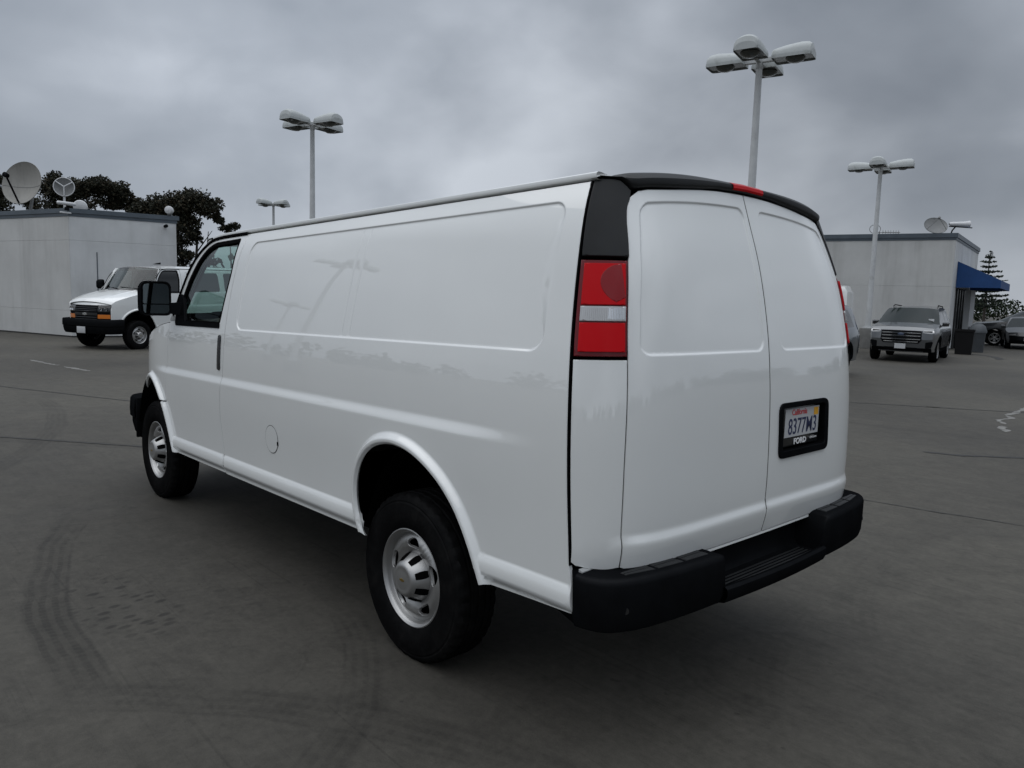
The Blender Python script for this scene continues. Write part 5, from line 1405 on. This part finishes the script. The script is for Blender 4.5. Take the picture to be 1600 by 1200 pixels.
# dark side glass of the passenger van
for s_ in (False, True):
    for k, (x0, x1) in enumerate(((.62, 1.80), (-.80, .42))):
        o = skin('side_glass', M['black_gloss'], pv, lambda p: S_side(p, False), round_poly([(x0, 1.46), (x1, 1.46), (x1 - .02, 1.95), (x0 + .02, 1.95)], .07), (0, 1, 0), step=.12, edge=.05, r=.003, depth=.01, proud=.004, flip=s_)
for ch in pv.children:
    if ch.name.startswith('front_door'):
        for g_ in ch.children:
            if g_.name.startswith('door_glass'): g_.data = g_.data.copy(); g_.data.materials[0] = M['dark_glass']
an = MB(); an.loft([[(2.10, -.045, 2.105), (2.10, .045, 2.105), (1.88, .03, 2.11), (1.88, -.03, 2.11)], [(2.02, -.012, 2.135), (2.02, .012, 2.135), (1.86, .008, 2.165), (1.86, -.008, 2.165)]], True, True); an.build('roof_antenna', M['black_plastic'], pv, 0)

def car(name, label, spec, loc, heading, paint, trim=None, detail=True):
    """a road car from its side outline: flanks cut round the wheels, shell lofted across, glass and lamps laid proud of it"""
    trim = trim or paint
    t = thing(name, label, spec['cat'], loc, heading)
    hwf, outl, rw, wb = spec['hw'], spec['top'], spec['wheel'], spec['wb']
    def F(p): return np.stack([p[:, 0], hwf(p[:, 0], p[:, 1]), p[:, 1]], 1)
    def arch(cx, up=True):
        r = rw + .055; zb_ = spec['sill']
        a0 = math.asin(min(1, (zb_ - rw) / r)); return [(cx + r * math.cos(a), rw + r * math.sin(a)) for a in np.linspace(math.pi - a0, a0, 16)]
    side = [outl[0]] + outl[1:] + [(outl[-1][0], spec['sill'])] + arch(0) + arch(wb) + [(outl[0][0], spec['sill'])]
    for s_ in (False, True):
        fl = skin('side_panel', paint, t, F, side, (0, 1, 0), step=.14, edge=.07, r=.006, depth=.03, flip=s_)
        for i, wv in enumerate(spec['windows']):
            skin('side_window', M['black_gloss'], fl, F, round_poly(wv, .03), (0, 1, 0), step=.2, edge=.08, r=.003, depth=.008, proud=.004, flip=s_)
        skin('sill_trim', M['black_plastic'], fl, F, [(rw + .08, spec['sill'] - .02), (wb - rw - .08, spec['sill'] - .02), (wb - rw - .08, spec['sill'] + .10), (rw + .08, spec['sill'] + .10)], (0, 1, 0), step=.2, edge=.1, r=.003, depth=.02, proud=.008, flip=s_)
        for cx in (0, wb):
            rg_ = [(cx + (rw + .10) * math.cos(a), rw + (rw + .10) * math.sin(a)) for a in np.linspace(0.05, math.pi - .05, 18)] + [(cx + (rw + .052) * math.cos(a), rw + (rw + .052) * math.sin(a)) for a in np.linspace(math.pi - .05, .05, 18)]
            if spec.get('cladding'): skin('arch_trim', M['black_plastic'], fl, F, rg_, (0, 1, 0), step=.1, edge=.05, r=.003, depth=.02, proud=.010, flip=s_)
        for hx in spec.get('handles', ()):
            skin('door_handle', trim, fl, F, round_poly([(hx - .10, spec['handle_z']), (hx + .10, spec['handle_z']), (hx + .10, spec['handle_z'] + .03), (hx - .10, spec['handle_z'] + .03)], .014), (0, 1, 0), step=.1, edge=.04, r=.006, depth=.02, proud=.018, flip=s_)
        for sx in spec.get('seams', ()):
            skin('door_seam', M['rubber_seal'], fl, F, [(sx[0], sx[1]), (sx[0] + .008, sx[1]), (sx[2] + .008, sx[3]), (sx[2], sx[3])], (0, 1, 0), step=.2, edge=.1, r=0, depth=0, proud=.002, flip=s_)
        sg = -1 if s_ else 1
        mx_, mz_ = spec['mirror']; my = float(hwf(np.array([mx_]), np.array([mz_]))[0])
        mm = MB(); mm.loft([[(mx_ + x, sg * (my + .10 + y), mz_ + .06 + z) for y, z in ((-.10, -.07), (.09, -.06), (.10, .05), (.05, .075), (-.09, .06))] for x, y0 in ((-.02, 0), (.08, 0))] + [[(mx_ + .13, sg * (my + .10 + y * .7), mz_ + .06 + z * .6) for y, z in ((-.10, -.07), (.09, -.06), (.10, .05), (.05, .075), (-.09, .06))]], True, True)
        mm.box((mx_ + .03, sg * (my + .02), mz_ + .01), (.06, .12, .04)); mm.build('mirror', M['black_gloss'] if spec.get('black_mirror') else trim, t, 40)
    # shell across the car, one strip per run of the outline
    def across(p0, p1, name_, mat, bx, cz, n=6, par=None, pw=2.4, nv=19, trim_v=1.0, off=0.0):
        b = MB(); 
        def fn(u, v):
            x = p0[0] + (p1[0] - p0[0]) * u; z = p0[1] + (p1[1] - p0[1]) * u
            hw = float(hwf(np.array([x]), np.array([z]))[0]); k = 1 - abs(v) ** pw
            bxx = bx[0] + (bx[1] - bx[0]) * u; czz = cz[0] + (cz[1] - cz[0]) * u
            return (x + bxx * k + off, v * (hw - .002), z + czz * k + off * .5)
        b.grid(fn, np.linspace(0, 1, n), np.linspace(-trim_v, trim_v, nv)); return b.build(name_, mat, par if par is not None else t, 60)
    for i in range(len(outl) - 1):
        nm, mt_, bx, cz = spec['strips'][i]
        mt_ = {'paint': paint, 'glass': M['car_glass'], 'black': M['black_plastic'], 'roof': paint}[mt_]
        across(outl[i], outl[i + 1], nm, mt_, bx, cz, pw=spec.get('pw', 2.6))
    # wheels
    for cx in (0, wb):
        for sg in (1, -1):
            y = float(hwf(np.array([cx]), np.array([.55]))[0]) - .135
            b = MB(); b.lathe([(rw * .62, -.10), (rw * .70, -.115), (rw * .88, -.118), (rw * .97, -.10), (rw, -.07), (rw, .07), (rw * .97, .10), (rw * .88, .118), (rw * .70, .115), (rw * .62, .10)], 40, 'y')
            wh = b.build('wheel', M['tyre'], t, 30); wh.location = (cx, y * sg, rw); 
            if sg < 0: wh.rotation_euler = (0, 0, math.pi)
            r = MB(); r.lathe([(rw * .60, -.08), (rw * .56, .02), (rw * .60, .085), (rw * .665, .108), (rw * .64, .112), (rw * .60, .10)], 36, 'y')
            for k in range(10):
                a = 2 * math.pi * k / 10 + (.10 if k % 2 else -.10); d_ = Vector((math.cos(a), 0, math.sin(a))); tt = Vector((-math.sin(a), 0, math.cos(a)))
                r.loft([[d_ * (rw * .14) + tt * .022 + Vector((0, .085, 0)), d_ * (rw * .14) - tt * .022 + Vector((0, .085, 0)), d_ * (rw * .14) - tt * .022 + Vector((0, .05, 0)), d_ * (rw * .14) + tt * .022 + Vector((0, .05, 0))], [d_ * (rw * .62) + tt * .014 + Vector((0, .10, 0)), d_ * (rw * .62) - tt * .014 + Vector((0, .10, 0)), d_ * (rw * .62) - tt * .014 + Vector((0, .06, 0)), d_ * (rw * .62) + tt * .014 + Vector((0, .06, 0))]], True, True)
            r.lathe([(.0, .095), (.05, .092), (.07, .08), (.07, .04)], 16, 'y'); r.build('rim', M['steel_silver'], wh, 30)
            k_ = MB(); k_.lathe([(.0, .0), (rw * .6, .0)], 24, 'y'); k_.build('brake_disc', M['under_dark'], wh)
    ub = MB(); ub.box((wb / 2, 0, spec['sill'] - .02), (wb - 2 * rw - .2, spec['W'] * .86, .08)); ub.box((wb / 2, 0, spec['sill'] + .12), (wb + 1.3, spec['W'] * .62, .24)); ub.build('underbody', M['under_dark'], t, 0)
    return t, F

M['car_glass'] = material('car_glass', (.012, .017, .016), .08, spec=.14)
M['silver_paint'] = material('silver_paint', (.115, .121, .127), .28, metal=.6, coat=1.0, var=.02, var_scale=4)
M['blue_grey_paint'] = material('blue_grey_paint', (.026, .040, .054), .32, metal=.4, coat=1.0, var=.02, var_scale=4)
M['dark_grey_paint'] = material('dark_grey_paint', (.016, .018, .020), .4, metal=.2, coat=.5, var=.02, var_scale=4)
M['graphite_paint'] = material('graphite_paint', (.020, .023, .025), .4, metal=.2, coat=.5, var=.02, var_scale=4)

def mk_hw(W, zs, ys, xf, xr, kf=.17, kr=.15):
    f = spline(zs, ys)
    return lambda x, z: f(z) - kf * np.maximum(0, np.asarray(x, float) - xf) ** 2 - kr * np.maximum(0, xr - np.asarray(x, float)) ** 2

SUV = dict(cat='suv', W=1.98, wb=3.02, wheel=.375, sill=.34, cladding=True,
    hw=mk_hw(1.98, [.2, .45, .7, .95, 1.08, 1.2, 1.45, 1.72, 1.85], [.93, .965, .99, .985, .955, .905, .83, .70, .60], 2.95, -.25),
    top=[(3.68, .32), (3.80, .46), (3.82, .72), (3.78, .98), (3.66, 1.06), (2.62, 1.18), (1.72, 1.665), (1.35, 1.70), (.4, 1.725), (-.55, 1.69), (-.80, 1.62), (-.99, 1.14), (-1.03, .92), (-1.02, .60), (-.96, .42)],
    strips=[('bumper_lower', 'black', (.16, .16), (0, 0)), ('front_bumper', 'paint', (.16, .17), (0, 0)), ('nose', 'paint', (.17, .17), (0, .015)), ('hood_lip', 'paint', (.17, .15), (.015, .04)), ('hood', 'paint', (.15, .22), (.04, .04)), ('windscreen', 'glass', (.22, .20), (.04, .035)), ('roof', 'paint', (.20, .1), (.035, .06)), ('roof', 'paint', (.1, 0), (.06, .065)), ('roof', 'paint', (0, -.06), (.065, .05)), ('spoiler', 'paint', (-.06, -.08), (.05, .03)), ('rear_window', 'glass', (-.08, -.09), (.03, .0)), ('tailgate', 'paint', (-.09, -.10), (0, 0)), ('tailgate', 'paint', (-.10, -.10), (0, 0)), ('rear_bumper', 'black', (-.10, -.10), (0, 0))],
    windows=[[(1.02, 1.17), (2.38, 1.185), (2.30, 1.25), (1.70, 1.58), (1.02, 1.62)], [(.02, 1.16), (.95, 1.17), (.95, 1.625), (.06, 1.62)], [(-.62, 1.17), (-.05, 1.16), (-.02, 1.615), (-.40, 1.58)]],
    mirror=(2.18, 1.13), black_mirror=True, handles=(1.10, .12), handle_z=.98, seams=((.985, .46, .985, 1.15), (2.22, .46, 2.22, 1.12)))

def suv_face(t, paint):
    """grille, lamps, plate and lower trim on the nose of the silver car"""
    def N(p):
        y, z = p[:, 0], p[:, 1]; x = np.interp(z, [.32, .46, .72, .98, 1.06], [3.68, 3.80, 3.82, 3.78, 3.66]); b = np.interp(z, [.32, .46, .72, .98, 1.06], [.16, .16, .17, .17, .15])
        hw = SUV['hw'](x, z); return np.stack([x + b * (1 - np.minimum(1, np.abs(y) / hw) ** 2.6), y, z + .015 * (1 - np.minimum(1, np.abs(y) / hw) ** 2.6) * (z > .8)], 1)
    P = lambda pts, r=.02: round_poly(pts, r)
    K = dict(outward=(1, 0, 0), step=.08, edge=.04, r=.004, depth=.02)
    g = skin('grille', M['black_plastic'], t, N, P([(-.50, .60), (.50, .60), (.575, .70), (.56, .975), (-.56, .975), (-.575, .70)], .03), proud=.008, **K)
    for z in (.905, .815, .725, .645):
        b = MB(); ys = np.linspace(-.54 if z > .7 else -.48, .54 if z > .7 else .48, 16); q = N(np.stack([ys, np.full(16, z)], 1)); b.loft([[(p[0] + a, p[1], p[2] + c) for a, c in ((.010, -.017), (.026, -.013), (.026, .013), (.010, .017))] for p in q], True, True); b.build('grille_bar', M['chrome'], g, 20)
    c = N(np.array([[0, .865]]))[0]; b = MB(); b.lathe([(.0, .040), (.085, .036), (.09, .02)], 28, 'x'); b.v = [(x + c[0], y + c[1], z * .42 + c[2]) for x, y, z in b.v]; b.build('oval_emblem', material('emblem_blue', (.05, .07, .12), .3, coat=1), g, 30)
    for sg in (1, -1):
        h = skin('headlight', M['clear_lens'], t, N, P([(.60 * sg, .915), (.60 * sg, .985), (.88 * sg, 1.0), (.90 * sg, .93), (.82 * sg, .90)], .015), proud=.008, **K)
        skin('lamp_shade', M['black_gloss'], h, N, P([(.62 * sg, .945), (.62 * sg, .975), (.84 * sg, .985), (.84 * sg, .945)], .01), proud=.012, **K)
        skin('fog_slot', M['black_plastic'], t, N, P([(.68 * sg, .45), (.84 * sg, .47), (.885 * sg, .67), (.68 * sg, .64)], .03), proud=.008, **K)
    skin('lower_grille', M['black_plastic'], t, N, P([(-.60, .355), (.60, .355), (.46, .47), (-.46, .47)], .03), proud=.008, **K)
    skin('skid_plate', paint, t, N, P([(-.62, .325), (.62, .325), (.64, .352), (-.64, .352)], .008), proud=.012, **K)
    c = N(np.array([[.0, .60]]))[0]; b = MB(); b.box((c[0] + .03, 0, .505), (.01, .31, .155), bevel=.003); b.build('front_plate', M['plate_white'], t, 0)
    b = MB()
    for sg in (1, -1): b.tube([(-.55, sg * .64, 1.715), (-.40, sg * .65, 1.765), (1.0, sg * .66, 1.79), (1.25, sg * .67, 1.74)], .018, 6); b.build('roof_rail', M['black_plastic'], t, 40); b = MB()
    s_ = MB(); s_.box((2.40, .62, 1.33), (.012, .16, .09)); s_.xf(Matrix.Translation((.16, .03, -.02))); s_.build('windscreen_sticker', M['light_plastic'], t, 0)

suv, _ = car('silver_suv', 'silver SUV with black grille and chrome bars, facing us from under the right building', SUV, (0, 0, 0), R(103), M['silver_paint'])
suv_face(suv, M['silver_paint'])
_c, _s = math.cos(R(103)), math.sin(R(103))
suv.location = (6.02 - (_c * 3.02 - _s * .86), -23.1 - (_s * 3.02 + _c * .86), 0)

# blue-grey car half hidden behind the van's right-hand side
bs, _ = car('blue_grey_suv', 'blue-grey SUV mostly hidden behind the right side of the big white van', SUV, (6.32, -15.28, 0), R(94), M['blue_grey_paint'])

# dark people carrier and dark saloon at the right edge
ds, _ = car('dark_suv', 'long dark SUV with a bright roof edge at the right picture edge', SUV, (6.4, -41.4, 0), R(20), M['dark_grey_paint'])
SALOON = dict(cat='car', W=1.84, wb=2.78, wheel=.335, sill=.27,
    hw=mk_hw(1.84, [.15, .4, .62, .82, .93, 1.05, 1.3, 1.46], [.86, .90, .92, .905, .87, .80, .66, .55], 2.6, -.2),
    top=[(3.45, .30), (3.52, .42), (3.50, .60), (3.38, .74), (2.30, .93), (1.45, 1.36), (1.0, 1.42), (.2, 1.42), (-.35, 1.33), (-.95, 1.03), (-1.12, .98), (-1.16, .70), (-1.10, .35)],
    strips=[('bumper_lower', 'black', (.2, .22), (0, 0)), ('front_bumper', 'black', (.22, .22), (0, 0)), ('nose', 'paint', (.22, .2), (0, .03)), ('hood', 'paint', (.2, .28), (.03, .06)), ('windscreen', 'glass', (.28, .2), (.05, .03)), ('roof', 'paint', (.2, .1), (.03, .04)), ('roof', 'paint', (.1, 0), (.04, .04)), ('roof', 'paint', (0, -.1), (.04, .03)), ('rear_window', 'glass', (-.1, -.18), (.03, .02)), ('boot_lid', 'paint', (-.18, -.15), (.02, .01)), ('boot', 'paint', (-.15, -.15), (.01, 0)), ('rear_bumper', 'paint', (-.15, -.14), (0, 0))],
    windows=[[(.98, .96), (2.10, .97), (1.45, 1.31), (.98, 1.36)], [(-.05, .96), (.92, .96), (.92, 1.37), (.15, 1.355)], ],
    mirror=(1.95, .93), handles=(1.0, .10), handle_z=.80, seams=((.95, .38, .95, .95),))
sl_, FS = car('dark_saloon', 'dark grey saloon cut off by the right picture edge, facing us', SALOON, (0, 0, 0), R(108), M['graphite_paint'])
_c, _s = math.cos(R(108)), math.sin(R(108))
sl_.location = (7.80 - (_c * 2.78 + _s * .80), -37.3 - (_s * 2.78 - _c * .80), 0)
b = MB(); b.box((3.735, 0, .46), (.012, .46, .15), bevel=.003); b.build('front_plate', M['plate_white'], sl_, 0)
for sg in (1, -1):
    b = MB(); b.loft([[(3.42 + .04, sg * .80, .60), (3.46 + .04, sg * .78, .66), (3.60 + .04, sg * .55, .70), (3.60 + .04, sg * .55, .63)], [(3.38, sg * .80, .60), (3.38, sg * .78, .66), (3.5, sg * .55, .70), (3.5, sg * .55, .63)]], True, True); b.build('headlight', M['clear_lens'], sl_, 0)

# tall white delivery van by the far wall
TALL = dict(cat='van', W=2.0, wb=3.3, wheel=.35, sill=.40,
    hw=mk_hw(2.0, [.2, .6, 1.0, 1.4, 1.9, 2.25, 2.5], [.96, .99, 1.0, .985, .94, .89, .80], 3.3, -1.0),
    top=[(4.10, .45), (4.18, .65), (4.12, 1.0), (3.30, 1.32), (2.55, 2.15), (2.1, 2.36), (.5, 2.40), (-1.15, 2.38), (-1.25, 2.2), (-1.30, 1.2), (-1.28, .45)],
    strips=[('bumper_lower', 'black', (.15, .15), (0, 0)), ('front_bumper', 'black', (.15, .15), (0, 0)), ('hood', 'paint', (.15, .15), (0, .05)), ('windscreen', 'glass', (.15, .15), (.05, .05)), ('roof', 'paint', (.15, .1), (.05, .06)), ('roof', 'paint', (.1, 0), (.06, .06)), ('roof', 'paint', (0, 0), (.06, .06)), ('roof', 'paint', (0, -.02), (.06, .0)), ('rear_door', 'paint', (-.02, -.03), (0, 0)), ('rear_door', 'paint', (-.03, -.03), (0, 0))],
    windows=[[(2.0, 1.38), (3.15, 1.38), (2.62, 2.0), (2.0, 2.02)]], mirror=(2.95, 1.4), black_mirror=True, handles=(1.9,), handle_z=1.15, seams=((1.92, .5, 1.92, 2.1), (.4, .5, .4, 2.1)))
tv, _ = car('tall_white_van', 'tall white van by the storefront wall, mostly hidden behind the big van', TALL, (0, 0, 0), R(17), M['white_paint'])
tv.location = (10.97, -24.90, 0)
